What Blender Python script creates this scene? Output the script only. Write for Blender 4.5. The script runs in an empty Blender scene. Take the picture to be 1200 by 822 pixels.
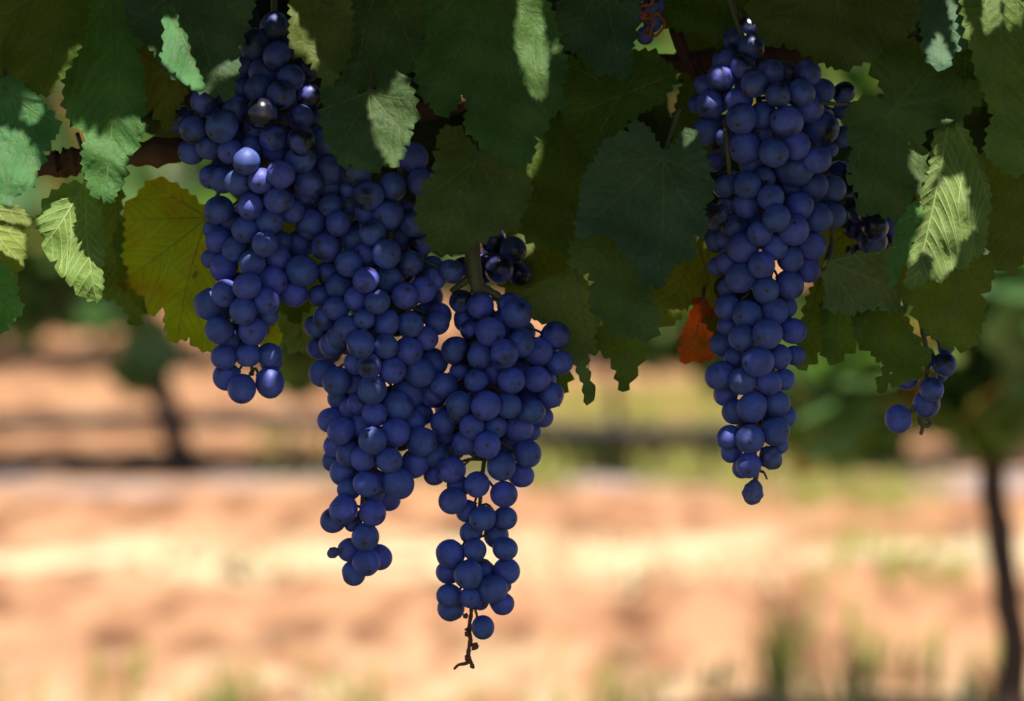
import bpy, bmesh, math, random
import numpy as np
from mathutils import Vector, Matrix
from mathutils.geometry import delaunay_2d_cdt
from mathutils.bvhtree import BVHTree

rng = np.random.default_rng(11)
random.seed(11)
SC = bpy.context.scene
COL = SC.collection

# ------------------------------------------------------------------ camera, sky, sun, exposure
FPX, FOCUS = 4400.0, 2.0
CAM = np.array([0.0, 0.0, 0.86])
PITCH = math.radians(4.3)
FWD = np.array([0.0, math.cos(PITCH), -math.sin(PITCH)])
UP = np.array([0.0, math.sin(PITCH), math.cos(PITCH)])
cd = bpy.data.cameras.new('camera')
cam = bpy.data.objects.new('camera', cd)
COL.objects.link(cam)
cam.location = CAM
cam.rotation_euler = (math.pi / 2 - PITCH, 0, 0)
cd.sensor_width = 36.0
cd.lens = 132.0
cd.clip_start = 0.05
cd.clip_end = 500.0
cd.dof.use_dof = True
cd.dof.focus_distance = 1.975
cd.dof.aperture_fstop = 5.8
SC.camera = cam

SUN_EL, SUN_AZ = math.radians(72), math.radians(28)      # from behind the camera, to its right, high
S = np.array([math.cos(SUN_EL) * math.sin(SUN_AZ), -math.cos(SUN_EL) * math.cos(SUN_AZ), math.sin(SUN_EL)])
w = bpy.data.worlds.new("World")
SC.world = w
w.use_nodes = True
sky = w.node_tree.nodes.new('ShaderNodeTexSky')
sky.sky_type = 'NISHITA'
sky.sun_disc = False
sky.sun_elevation = SUN_EL
sky.sun_rotation = math.atan2(S[0], S[1])
sky.ozone_density = 6.0
sky.dust_density = 0.3
bg = w.node_tree.nodes['Background']
bg.inputs['Strength'].default_value = 0.057
w.node_tree.links.new(sky.outputs[0], bg.inputs['Color'])
sl = bpy.data.lights.new('sun', 'SUN')
sl.energy = 5.0
sl.angle = math.radians(0.5)
sl.color = (1.0, 0.94, 0.84)
so = bpy.data.objects.new('sun', sl)
COL.objects.link(so)
so.rotation_euler = Vector(S).to_track_quat('Z', 'Y').to_euler()
so.location = (1, -1, 4)
SC.view_settings.view_transform = 'Standard'
SC.view_settings.look = 'None'
SC.view_settings.gamma = 1.0
SC.view_settings.use_curve_mapping = False
SC.view_settings.exposure = 0.95
try:
    SC.cycles.use_denoising = True
    SC.cycles.max_bounces = 8
    SC.cycles.sample_clamp_indirect = 6.0
except Exception:
    pass


# ------------------------------------------------------------------ helpers
def PX(u, v, z=0.0):
    """photo direction (u, v) at a distance: FOCUS metres plus z (in steps of FOCUS/FPX)"""
    u, v, z = np.broadcast_arrays(np.asarray(u, float), np.asarray(v, float), np.asarray(z, float))
    d = FOCUS + z * FOCUS / FPX
    p = CAM + d[..., None] * (FWD + ((u - 600) / FPX)[..., None] * np.array([1.0, 0, 0]) - ((v - 411) / FPX)[..., None] * UP)
    return p


def PD(u, v, dist):
    return PX(u, v, (dist - FOCUS) * FPX / FOCUS)


def tag(o, label=None, cat=None, group=None, kind=None):
    if label: o['label'] = label
    if cat: o['category'] = cat
    if group: o['group'] = group
    if kind: o['kind'] = kind
    return o


def empty(name, loc):
    o = bpy.data.objects.new(name, None)
    o.empty_display_size = 0.02
    COL.objects.link(o)
    o.location = Vector(loc)
    return o


def mesh_obj(name, verts, faces, mat, parent=None, origin=(0, 0, 0), smooth=True):
    verts = np.asarray(verts, float) - np.asarray(origin, float)
    me = bpy.data.meshes.new(name)
    me.from_pydata(verts.tolist(), [], faces)
    me.update()
    if smooth:
        me.polygons.foreach_set('use_smooth', [True] * len(me.polygons))
    me.materials.append(mat)
    o = bpy.data.objects.new(name, me)
    COL.objects.link(o)
    if parent is not None:
        o.parent = parent
        o.location = Vector(origin) - parent.location
    else:
        o.location = Vector(origin)
    return o


class MB:
    def __init__(self):
        self.v, self.f, self.n = [], [], 0

    def add(self, verts, faces):
        verts = np.asarray(verts, float)
        self.v.append(verts)
        n = self.n
        self.f.extend([tuple(i + n for i in f) for f in faces])
        self.n += len(verts)

    def tube(self, pts, radii, sides=7, cap=True, wob=0.0):
        pts = np.asarray(pts, float)
        k = len(pts)
        radii = np.broadcast_to(np.asarray(radii, float), (k,))
        tan = np.gradient(pts, axis=0)
        tan /= np.linalg.norm(tan, axis=1)[:, None] + 1e-12
        ref = np.array([0.31, 0.2, 0.93]) if abs(tan[0][2]) < 0.8 else np.array([0.93, 0.2, 0.31])
        vs = []
        n0 = np.cross(tan[0], ref); n0 /= np.linalg.norm(n0)
        for i in range(k):
            n0 = n0 - tan[i] * np.dot(n0, tan[i]); n0 /= np.linalg.norm(n0) + 1e-12
            b = np.cross(tan[i], n0)
            for s in range(sides):
                a = 2 * math.pi * s / sides
                r = radii[i] * (1 + (wob * (rng.random() - 0.5) if wob else 0))
                vs.append(pts[i] + r * (math.cos(a) * n0 + math.sin(a) * b))
        fs = []
        for i in range(k - 1):
            for s in range(sides):
                t = (s + 1) % sides
                fs.append((i * sides + s, i * sides + t, (i + 1) * sides + t, (i + 1) * sides + s))
        if cap:
            fs.append(tuple(range(sides))[::-1])
            fs.append(tuple((k - 1) * sides + s for s in range(sides)))
        self.add(vs, fs)

    def ribbon(self, pts, widths, lift):
        pts = np.asarray(pts, float)
        k = len(pts)
        tan = np.gradient(pts, axis=0)
        side = np.cross(tan, FWD); side /= np.linalg.norm(side, axis=1)[:, None] + 1e-12
        w_ = np.asarray(widths, float)[:, None]
        v_ = np.stack([pts - side * w_, pts - FWD * w_ * lift, pts + side * w_], axis=1).reshape(-1, 3)
        f_ = []
        for i in range(k - 1):
            for s_ in (0, 1):
                f_.append((3 * i + s_, 3 * i + s_ + 1, 3 * i + s_ + 4, 3 * i + s_ + 3))
        self.add(v_, f_)

    def build(self, name, mat, parent=None, origin=(0, 0, 0), smooth=True):
        return mesh_obj(name, np.concatenate(self.v), self.f, mat, parent, origin, smooth)


def spline(pts, n):
    """Catmull-Rom through pts, n samples"""
    p = np.asarray(pts, float)
    p = np.vstack([2 * p[0] - p[1], p, 2 * p[-1] - p[-2]])
    k = len(p) - 3
    out = []
    for t in np.linspace(0, k - 1e-6, n):
        i = int(t); f = t - i
        a, b, c, d = p[i:i + 4]
        out.append(0.5 * (2 * b + (c - a) * f + (2 * a - 5 * b + 4 * c - d) * f * f + (3 * b - a - 3 * c + d) * f ** 3))
    return np.array(out)


def inside(poly, pts):
    poly = np.asarray(poly, float); pts = np.asarray(pts, float)
    x, y = pts[:, 0], pts[:, 1]
    r = np.zeros(len(pts), bool)
    x0, y0 = poly[:, 0], poly[:, 1]
    x1, y1 = np.roll(x0, -1), np.roll(y0, -1)
    for a, b, c, d in zip(x0, y0, x1, y1):
        if b != d:
            m = ((b > y) != (d > y)) & (x < (c - a) * (y - b) / (d - b) + a)
            r ^= m
    return r


# ------------------------------------------------------------------ materials
class NT:
    def __init__(self, name):
        self.m = bpy.data.materials.new(name)
        self.m.use_nodes = True
        self.t = self.m.node_tree
        self.t.nodes.clear()
        self.out = self.n('ShaderNodeOutputMaterial')

    def n(self, typ, **kw):
        nd = self.t.nodes.new(typ)
        for k, v in kw.items():
            if k in nd.inputs.keys() and not hasattr(nd, k):
                nd.inputs[k].default_value = v
            else:
                setattr(nd, k, v)
        return nd

    def l(self, a, b):
        self.t.links.new(a, b)

    def noise(self, vec, scale, detail=4, rough=0.55, out='Fac'):
        x = self.n('ShaderNodeTexNoise')
        x.inputs['Scale'].default_value = scale
        x.inputs['Detail'].default_value = detail
        x.inputs['Roughness'].default_value = rough
        if vec is not None: self.l(vec, x.inputs['Vector'])
        return x.outputs[out]

    def ramp(self, fac, stops):
        x = self.n('ShaderNodeValToRGB')
        e = x.color_ramp.elements
        while len(e) < len(stops): e.new(0.5)
        for k, (p, c) in enumerate(stops):
            e[k].position = p
            e[k].color = (c[0], c[1], c[2], 1) if hasattr(c, '__len__') else (c, c, c, 1)
        self.l(fac, x.inputs[0])
        return x.outputs[0]

    def mix(self, fac, a, b, blend='MIX'):
        x = self.n('ShaderNodeMix', data_type='RGBA', blend_type=blend)
        for s, val in ((0, fac), (6, a), (7, b)):
            if hasattr(val, 'is_linked') or isinstance(val, bpy.types.NodeSocket): self.l(val, x.inputs[s])
            elif s == 0: x.inputs[0].default_value = val
            else: x.inputs[s].default_value = (val[0], val[1], val[2], 1)
        return x.outputs[2]

    def math(self, op, a, b=0.0):
        x = self.n('ShaderNodeMath', operation=op)
        for s, val in ((0, a), (1, b)):
            if isinstance(val, bpy.types.NodeSocket): self.l(val, x.inputs[s])
            else: x.inputs[s].default_value = val
        return x.outputs[0]

    def bump(self, h, strength, dist):
        x = self.n('ShaderNodeBump')
        x.inputs['Strength'].default_value = strength
        x.inputs['Distance'].default_value = dist
        self.l(h, x.inputs['Height'])
        return x.outputs[0]

    def bsdf(self, color, rough=0.5, spec=0.5, normal=None):
        x = self.n('ShaderNodeBsdfPrincipled')
        for key, val in (('Base Color', color), ('Roughness', rough), ('Specular IOR Level', spec)):
            if isinstance(val, bpy.types.NodeSocket): self.l(val, x.inputs[key])
            elif key == 'Base Color': x.inputs[key].default_value = (*val, 1)
            else: x.inputs[key].default_value = val
        if normal is not None: self.l(normal, x.inputs['Normal'])
        return x

    def done(self, shader):
        self.l(shader, self.out.inputs['Surface'])
        return self.m


def leaf_material(name, spots=None, trans=0.36, gloss=0.52):
    """leaf blade: the object's own colour, mottled, quilted between the fine veins, lets some light through"""
    t = NT(name)
    oi = t.n('ShaderNodeObjectInfo')
    tc = t.n('ShaderNodeTexCoord')
    off = t.n('ShaderNodeVectorMath', operation='ADD')
    t.l(tc.outputs['Object'], off.inputs[0]); t.l(oi.outputs['Random'], off.inputs[1])
    vec = off.outputs[0]
    n1 = t.noise(vec, 45, 5)
    hs = t.n('ShaderNodeHueSaturation')
    t.l(oi.outputs['Color'], hs.inputs['Color'])
    t.l(t.math('ADD', t.math('MULTIPLY', n1, 1.0), 0.5), hs.inputs['Value'])
    col = hs.outputs[0]
    vor = t.n('ShaderNodeTexVoronoi', feature='DISTANCE_TO_EDGE')
    vor.inputs['Scale'].default_value = 260
    wv = t.n('ShaderNodeVectorMath', operation='ADD')
    nn = t.noise(vec, 90, 2, out='Color')
    sc = t.n('ShaderNodeVectorMath', operation='SCALE'); sc.inputs['Scale'].default_value = 0.008
    t.l(nn, sc.inputs[0]); t.l(vec, wv.inputs[0]); t.l(sc.outputs[0], wv.inputs[1])
    t.l(wv.outputs[0], vor.inputs['Vector'])
    net = t.ramp(vor.outputs['Distance'], [(0.0, 1.0), (0.09, 0.0)])
    col = t.mix(t.math('MULTIPLY', net, 0.15), col, t.mix(0.5, col, (0.16, 0.2, 0.07)))
    fine = t.noise(vec, 700, 3)
    dust = t.ramp(t.noise(vec, 130, 6, 0.75), [(0.6, 0.0), (0.78, 0.14)])
    col = t.mix(dust, col, (0.17, 0.17, 0.12))
    if spots:
        for sc_, lo, hi, c in spots:
            col = t.mix(t.ramp(t.noise(vec, sc_, 5, 0.6), [(lo, 0.0), (hi, 1.0)]), col, c)
    h = t.math('ADD', t.ramp(vor.outputs['Distance'], [(0.0, 0.0), (0.3, 1.0)]), t.math('MULTIPLY', fine, 0.2))
    nrm = t.bump(h, 0.32, 0.0006)
    b = t.bsdf(col, gloss, 0.12, nrm)
    tr = t.n('ShaderNodeBsdfTranslucent')
    hs2 = t.n('ShaderNodeHueSaturation')
    hs2.inputs['Value'].default_value = 1.9
    hs2.inputs['Saturation'].default_value = 1.25
    t.l(col, hs2.inputs['Color'])
    t.l(t.mix(0.35, hs2.outputs[0], (0.16, 0.22, 0.015)), tr.inputs['Color'])
    mx = t.n('ShaderNodeMixShader')
    mx.inputs[0].default_value = trans
    t.l(b.outputs[0], mx.inputs[1]); t.l(tr.outputs[0], mx.inputs[2])
    return t.done(mx.outputs[0])


M_LEAF = leaf_material('vine leaf blade')
M_YELLOW = leaf_material('yellowing leaf blade', [(28, 0.50, 0.72, (0.30, 0.17, 0.010)), (85, 0.66, 0.74, (0.10, 0.035, 0.008))], 0.62)
M_RED = leaf_material('red leaf blade', [(35, 0.45, 0.7, (0.12, 0.04, 0.008))], 0.55)


def plain(name, c1, c2, scale, rough=0.6, bump=0.3, bdist=0.0008, spec=0.4, stretch=None, trans=None):
    t = NT(name)
    tc = t.n('ShaderNodeTexCoord')
    vec = tc.outputs['Object']
    if stretch:
        mp = t.n('ShaderNodeMapping')
        mp.inputs['Scale'].default_value = stretch
        t.l(vec, mp.inputs['Vector']); vec = mp.outputs[0]
    n = t.noise(vec, scale, 6, 0.65)
    col = t.ramp(n, [(0.3, c1), (0.7, c2)])
    b = t.bsdf(col, rough, spec, t.bump(n, bump, bdist))
    if trans:
        tr = t.n('ShaderNodeBsdfTranslucent')
        t.l(t.mix(0.85, col, trans), tr.inputs['Color'])
        mx = t.n('ShaderNodeMixShader'); mx.inputs[0].default_value = 0.62
        t.l(b.outputs[0], mx.inputs[1]); t.l(tr.outputs[0], mx.inputs[2])
        return t.done(mx.outputs[0])
    return t.done(b.outputs[0])


M_VEIN = plain('leaf vein', (0.13, 0.17, 0.06), (0.18, 0.22, 0.08), 90, 0.5, trans=(1.0, 1.0, 0.6))
M_VEINLIT = plain('sunlit raised leaf vein', (0.34, 0.44, 0.16), (0.46, 0.54, 0.22), 90, 0.5, trans=(1.0, 1.0, 0.6))  # brighter copy of the pale vein, used on sunlit undersides
M_VEINM = plain('pale leaf vein', (0.19, 0.23, 0.10), (0.25, 0.29, 0.13), 90, 0.5, trans=(1.0, 1.0, 0.6))
M_PETIOLE = plain('petiole', (0.10, 0.075, 0.035), (0.12, 0.12, 0.05), 60, 0.5)
M_STEM = plain('bunch stem', (0.09, 0.10, 0.035), (0.14, 0.10, 0.05), 120, 0.55)
M_DRYSTEM = plain('dry bunch stem', (0.13, 0.03, 0.015), (0.22, 0.07, 0.03), 160, 0.6, 0.6)
M_TENDRIL = plain('tendril', (0.32, 0.06, 0.012), (0.42, 0.10, 0.02), 90, 0.5)
M_CANE = plain('cane bark', (0.035, 0.018, 0.013), (0.20, 0.075, 0.042), 38, 0.75, 1.0, 0.003, 0.3, (0.18, 1, 1.6))
M_SHOOT = plain('shoot bark', (0.05, 0.012, 0.008), (0.10, 0.028, 0.018), 80, 0.6)
M_TRUNK = plain('trunk bark', (0.035, 0.028, 0.024), (0.085, 0.06, 0.045), 25, 0.85, 0.8, 0.006, 0.2, (1, 1, 0.25))
M_HOSE = plain('drip hose', (0.018, 0.016, 0.015), (0.035, 0.03, 0.028), 20, 0.8)
M_GRASS = plain('weed blades', (0.26, 0.29, 0.09), (0.44, 0.40, 0.16), 9, 0.6, 0.1, 0.001, 0.2, None, (0.45, 0.48, 0.1))
M_WEED = plain('green weed', (0.10, 0.17, 0.04), (0.22, 0.26, 0.07), 9, 0.6, 0.1, 0.001, 0.2, None, (0.3, 0.4, 0.08))
M_STRAW = plain('dry straw', (0.50, 0.40, 0.22), (0.72, 0.60, 0.36), 30, 0.7)


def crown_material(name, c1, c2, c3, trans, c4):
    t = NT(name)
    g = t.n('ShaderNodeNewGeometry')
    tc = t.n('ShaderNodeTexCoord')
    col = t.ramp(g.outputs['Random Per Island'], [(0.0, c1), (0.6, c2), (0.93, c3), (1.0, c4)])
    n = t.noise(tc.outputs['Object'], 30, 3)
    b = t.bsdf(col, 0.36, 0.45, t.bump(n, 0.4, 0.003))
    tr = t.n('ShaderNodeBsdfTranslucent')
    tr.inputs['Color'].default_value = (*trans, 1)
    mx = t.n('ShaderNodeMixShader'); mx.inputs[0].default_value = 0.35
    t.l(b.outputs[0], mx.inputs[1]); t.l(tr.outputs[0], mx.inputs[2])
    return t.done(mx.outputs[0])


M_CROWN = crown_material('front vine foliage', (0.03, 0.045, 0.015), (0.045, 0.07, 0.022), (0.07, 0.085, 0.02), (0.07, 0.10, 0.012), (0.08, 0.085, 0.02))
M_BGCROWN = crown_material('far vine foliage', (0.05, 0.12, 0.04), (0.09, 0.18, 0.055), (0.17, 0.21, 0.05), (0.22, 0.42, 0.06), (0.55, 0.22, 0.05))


def grape_material(name, bloom, skin, wrinkle=False):
    """dusty bloom over dark skin; where the bloom is rubbed off the skin is dark and glossy. obj.color[0] = how much is rubbed off"""
    t = NT(name)
    oi = t.n('ShaderNodeObjectInfo')
    tc = t.n('ShaderNodeTexCoord')
    off = t.n('ShaderNodeVectorMath', operation='MULTIPLY_ADD')
    off.inputs[1].default_value = (1, 1, 1)
    t.l(tc.outputs['Object'], off.inputs[0])
    sc = t.n('ShaderNodeVectorMath', operation='SCALE'); sc.inputs[0].default_value = (3.1, 7.7, 5.3)
    t.l(oi.outputs['Random'], sc.inputs['Scale'])
    t.l(sc.outputs[0], off.inputs[2])
    vec = off.outputs[0]
    sep = t.n('ShaderNodeSeparateColor'); t.l(oi.outputs['Color'], sep.inputs[0])
    big = t.noise(vec, 75, 3, 0.5)
    thr = t.math('SUBTRACT', 0.86, t.math('MULTIPLY', sep.outputs[0], 0.5))
    rub = t.math('MULTIPLY', t.math('SUBTRACT', big, thr), 6.0)
    cl = t.n('ShaderNodeClamp'); t.l(rub, cl.inputs[0]); rub = cl.outputs[0]
    speck = t.ramp(t.noise(vec, 620, 4, 0.7), [(0.66, 0.0), (0.76, 0.55)])
    scr = t.n('ShaderNodeMapping'); scr.inputs['Scale'].default_value = (1, 0.25, 2.5); scr.inputs['Rotation'].default_value = (0.4, 0.3, 0.2)
    t.l(vec, scr.inputs['Vector'])
    scratch = t.ramp(t.noise(scr.outputs[0], 330, 3, 0.6), [(0.58, 0.0), (0.7, 0.5)])
    sub = t.noise(vec, 190, 5, 0.6)
    hs = t.n('ShaderNodeHueSaturation'); hs.inputs['Color'].default_value = (*bloom, 1)
    t.l(t.math('ADD', t.math('MULTIPLY', sub, 1.1), t.math('ADD', 0.25, t.math('MULTIPLY', oi.outputs['Random'], 0.4))), hs.inputs['Value'])
    t.l(t.math('ADD', 0.481, t.math('MULTIPLY', oi.outputs['Random'], 0.02)), hs.inputs['Hue'])
    col = hs.outputs[0]
    col = t.mix(t.ramp(t.noise(vec, 105, 5, 0.65), [(0.36, 0.55), (0.56, 0.0)]), col, (0.045, 0.048, 0.14))
    col = t.mix(t.math('MAXIMUM', speck, scratch), col, (0.035, 0.033, 0.055))
    col = t.mix(rub, col, skin)
    nm = t.n('ShaderNodeVectorMath', operation='NORMALIZE'); t.l(tc.outputs['Object'], nm.inputs[0])
    sx = t.n('ShaderNodeSeparateXYZ'); t.l(nm.outputs[0], sx.inputs[0])
    scar = t.ramp(t.math('MULTIPLY', sx.outputs['Z'], -1.0), [(0.990, 0.0), (0.995, 1.0)])
    halo = t.ramp(t.math('MULTIPLY', sx.outputs['Z'], -1.0), [(0.90, 0.0), (0.985, 0.28)])
    col = t.mix(halo, col, (0.045, 0.042, 0.06))
    col = t.mix(scar, col, (0.06, 0.03, 0.015))
    if True:
        rust = t.math('MULTIPLY', t.ramp(t.noise(vec, 120, 3, 0.6), [(0.60, 0.0), (0.64, 1.0)]), sep.outputs[1])
        col = t.mix(rust, col, (0.30, 0.07, 0.02))
    rough = t.math('SUBTRACT', 0.55, t.math('MULTIPLY', rub, 0.29))
    nh = t.noise(vec, 420, 3) if not wrinkle else t.noise(vec, 170, 4, 0.7)
    b = t.bsdf(col, rough, 0.5, t.bump(nh, 0.12 if not wrinkle else 0.8, 0.0004 if not wrinkle else 0.002))
    return t.done(b.outputs[0])


M_GRAPE = grape_material('bloomed grape', (0.082, 0.092, 0.42), (0.013, 0.013, 0.026))
M_RAISIN = grape_material('shrivelled grape', (0.12, 0.11, 0.28), (0.03, 0.02, 0.03), True)

# ground: reddish dusty soil with paler straw strips, grey patches and darkened unseen ground near the camera
t = NT('dusty red soil')
tc = t.n('ShaderNodeTexCoord')
vec = tc.outputs['Object']
mpg = t.n('ShaderNodeMapping')
mpg.inputs['Scale'].default_value = (1.7, 0.55, 1.0)
t.l(vec, mpg.inputs['Vector'])
n1 = t.noise(mpg.outputs[0], 4.6, 6, 0.62)
n2 = t.noise(vec, 1.5, 4, 0.5)
n3 = t.noise(vec, 26, 6, 0.7)
col = t.ramp(n1, [(0.38, (0.17, 0.078, 0.038)), (0.47, (0.41, 0.20, 0.103)), (0.58, (0.54, 0.295, 0.158))])
sx = t.n('ShaderNodeSeparateXYZ'); t.l(vec, sx.inputs[0])
yw = t.math('ADD', sx.outputs['Y'], t.math('MULTIPLY', t.math('SUBTRACT', n2, 0.5), 0.9))
band = t.math('SUBTRACT', 1.0, t.math('MULTIPLY', t.math('ABSOLUTE', t.math('SUBTRACT', yw, 6.55)), 3.4))
straw = t.math('MULTIPLY', t.ramp(band, [(0.1, 0.0), (0.7, 1.0)]), t.ramp(t.noise(vec, 5.0, 3), [(0.40, 0.0), (0.56, 1.0)]))
col = t.mix(t.math('MULTIPLY', straw, 0.95), col, (0.72, 0.60, 0.37))
near = t.ramp(t.math('SUBTRACT', 5.75, yw), [(0.0, 0.0), (0.5, 1.0)])
straw2 = t.math('MULTIPLY', near, t.ramp(t.noise(mpg.outputs[0], 7.0, 3), [(0.45, 0.0), (0.6, 0.8)]))
col = t.mix(straw2, col, (0.60, 0.46, 0.27))
greyb = t.math('SUBTRACT', 1.0, t.math('MULTIPLY', t.math('ABSOLUTE', t.math('SUBTRACT', yw, 7.75)), 3.2))
grey = t.math('MULTIPLY', t.ramp(greyb, [(0.1, 0.0), (0.7, 0.85)]), t.ramp(t.noise(vec, 2.6, 3), [(0.40, 0.0), (0.58, 1.0)]))
col = t.mix(grey, col, (0.44, 0.39, 0.40))
col = t.mix(t.ramp(n3, [(0.55, 0.0), (0.75, 0.4)]), col, (0.30, 0.17, 0.10))
unseen_dark = t.ramp(t.math('SUBTRACT', 3.9, yw), [(0.0, 0.0), (0.5, 1.0)])  # unseen ground near the camera, darkened to cut warm bounce light
col = t.mix(unseen_dark, col, t.mix(n1, (0.06, 0.075, 0.03), (0.14, 0.12, 0.06)))
b = t.bsdf(col, 0.95, 0.1, t.bump(n3, 0.9, 0.03))
M_GROUND = t.done(b.outputs[0])

# ------------------------------------------------------------------ setting: ground
ng = 60
gx = np.linspace(-60, 60, ng); gy = np.concatenate([np.linspace(-40, 3, 12), np.linspace(3.5, 16, 36), np.linspace(18, 160, 12)])
vs = [(x, y, 0.012 * math.sin(y * 2.03 + 0.3) + 0.01 * math.sin(x * 0.7 + y)) for y in gy for x in gx]
fs = [(j * ng + i, j * ng + i + 1, (j + 1) * ng + i + 1, (j + 1) * ng + i) for j in range(ng - 1) for i in range(ng - 1)]
tag(mesh_obj('ground', vs, fs, M_GROUND), 'dusty reddish vineyard soil between the rows', 'ground', None, 'structure')


# ------------------------------------------------------------------ far vines (blurred)
def leaf_scatter(mb_v, mb_f, centres, size, r):
    """many small kite-shaped folded leaves"""
    n = len(centres)
    a = r.normal(size=(n, 3)); a /= np.linalg.norm(a, axis=1)[:, None]
    nrm = r.normal(size=(n, 3)) + np.array([0, -0.5, 0.9]); nrm /= np.linalg.norm(nrm, axis=1)[:, None]
    a = a - nrm * np.sum(a * nrm, axis=1)[:, None]; a /= np.linalg.norm(a, axis=1)[:, None]
    b = np.cross(nrm, a)
    s = size * (0.6 + 0.8 * r.random(n))[:, None]
    P = [centres - a * s * 0.5, centres - b * s * 0.5 - a * s * 0.15 + nrm * s * 0.08, centres - b * s * 0.3 + a * s * 0.3 + nrm * s * 0.05,
         centres + a * s * 0.55, centres + b * s * 0.3 + a * s * 0.3 + nrm * s * 0.05, centres + b * s * 0.5 - a * s * 0.15 + nrm * s * 0.08]
    V = np.stack(P, axis=1).reshape(-1, 3)
    base = len(mb_v)
    mb_v.extend(V.tolist())
    for i in range(n):
        k = base + 6 * i
        mb_f.append((k, k + 1, k + 2, k + 3)); mb_f.append((k, k + 3, k + 4, k + 5))


def far_vine(label, trunk_px, D, clumps, boxes, size, seed, group='vines in the rows behind', trunk_r=0.026):
    """clumps: (u, v, ru, rv, depth half-thickness m, count) at distance D; boxes: world boxes with counts"""
    r = np.random.default_rng(seed)
    tp = [PD(u, v, D + dz) for u, v, dz in trunk_px]
    base = tp[-1].copy(); base[2] = 0.0
    root = empty('grape_vine', base)
    tag(root, label, 'vine', group)
    cv, cf = [], []
    for (u, v, ru, rv, th, n) in clumps:
        q = r.normal(size=(n, 3)); q /= np.linalg.norm(q, axis=1)[:, None]
        q *= (r.random(n) ** 0.5)[:, None]
        q += 0.18 * np.sin(q[:, ::-1] * 7 + seed)
        c = PD(u + ru * q[:, 0], v + rv * q[:, 1], D + th * q[:, 2])
        kk = 120.0 / D
        den = np.sin(c[:, 0] * kk + seed + 1.3 * np.sin(c[:, 2] * kk * .7)) + np.sin(c[:, 2] * kk * 1.1 + u * .1)
        c = c[den > -0.75]
        leaf_scatter(cv, cf, c, size, r)
    for (x0, x1, y0, y1, z0, z1, n) in boxes:
        c = np.stack([r.uniform(x0, x1, n), r.uniform(y0, y1, n), r.uniform(z0, z1, n)], axis=1)
        den = np.sin(c[:, 0] * 5 + seed) + np.sin(c[:, 2] * 9 + c[:, 0] * 3) + np.sin(c[:, 1] * 7)
        c = c[den + r.normal(size=n) > -0.8]
        leaf_scatter(cv, cf, c, size, r)
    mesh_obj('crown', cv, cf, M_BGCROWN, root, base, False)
    mb = MB()
    pts = spline(np.array(tp + [base - [0, 0, 0.03]]), 26)
    mb.tube(pts, np.linspace(trunk_r * 0.8, trunk_r * 1.15, 26), 9, wob=0.25)
    mb.build('trunk', M_TRUNK, root, base)
    return root


# nearer row: one vine on the right
far_vine('nearest blurred vine with a slim dark trunk reaching below the frame behind the right leaves',
         [(1150, 330, 0.0), (1156, 430, 0), (1162, 560, 0), (1172, 630, 0), (1180, 700, 0), (1190, 770, 0), (1178, 865, 0)], 4.8,
         [(1010, 395, 115, 110, 0.13, 330), (1075, 410, 95, 75, 0.13, 200), (965, 470, 50, 50, 0.1, 130), (1160, 330, 110, 130, 0.15, 330),
          (1300, 380, 140, 120, 0.2, 500), (1150, 470, 50, 50, 0.1, 130), (1020, 200, 150, 160, 0.13, 500), (1220, 150, 150, 180, 0.13, 500)],
         [], 0.085, 3, trunk_r=0.020)
# second row, 8 m
far_vine('blurred vine at left whose dark trunk leans to the right above the drip hose',
         [(150, 300, 0.05), (178, 420, 0), (196, 480, 0), (212, 530, 0), (226, 556, 0)], 8.0,
         [(132, 388, 48, 72, 0.15, 430), (60, 250, 120, 80, 0.25, 330), (250, 270, 150, 60, 0.25, 330), (345, 440, 20, 60, 0.1, 170), (395, 330, 80, 70, 0.2, 230), (20, 340, 30, 50, 0.12, 140)],
         [(-2.1, -0.1, 7.8, 8.15, 0.6, 1.15, 800)], 0.10, 5, trunk_r=0.030)
far_vine('blurred vine in the middle behind the red leaf with low green shoots',
         [(720, 330, 0), (716, 420, 0), (722, 500, 0), (718, 556, 0)], 8.0,
         [(780, 345, 110, 70, 0.15, 330), (690, 320, 60, 50, 0.15, 140), (848, 390, 42, 62, 0.12, 130), (560, 300, 80, 50, 0.2, 200)],
         [(-0.1, 0.75, 7.85, 8.1, 0.6, 1.1, 320)], 0.10, 7, trunk_r=0.012)
far_vine('blurred dark vine behind the far right grapes, low over its own shade',
         [(1010, 350, 0.1), (1000, 450, 0.1), (1012, 520, 0.1), (1004, 556, 0.1)], 8.1,
         [(975, 400, 60, 130, 0.2, 330), (1060, 390, 50, 75, 0.2, 110), (1030, 470, 30, 60, 0.12, 70)],
         [(0.75, 2.1, 7.9, 8.25, 0.55, 1.15, 900)], 0.10, 9, trunk_r=0.026)
def simple_vine(x, y, label, seed, n, size):
    r = np.random.default_rng(seed)
    root = empty('grape_vine', (x, y, 0)); tag(root, label, 'vine', 'vines of the far rows')
    c = np.stack([r.uniform(x - 0.75, x + 0.75, n), r.normal(y, 0.22, n), r.uniform(0.5, 1.75, n) + 0.12 * np.sin(r.uniform(x - .7, x + .7, n) * 9)], axis=1)
    cv, cf = [], []
    leaf_scatter(cv, cf, c, size, r)
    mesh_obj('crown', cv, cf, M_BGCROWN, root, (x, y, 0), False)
    mb = MB()
    mb.tube(spline(np.array([[x + .02, y, -0.03], [x - .03, y, .3], [x + .02, y, .6], [x, y, .9]]), 10), np.linspace(.035, .022, 10), 8, wob=.2)
    mb.build('trunk', M_TRUNK, root, (x, y, 0))
for k, x in enumerate((-1.55, -0.1, 1.4)):
    simple_vine(x, 11.0, 'far vine of the third row seen as a blur through gaps in the front leaves', 20 + k, 1300, 0.12)
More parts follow.
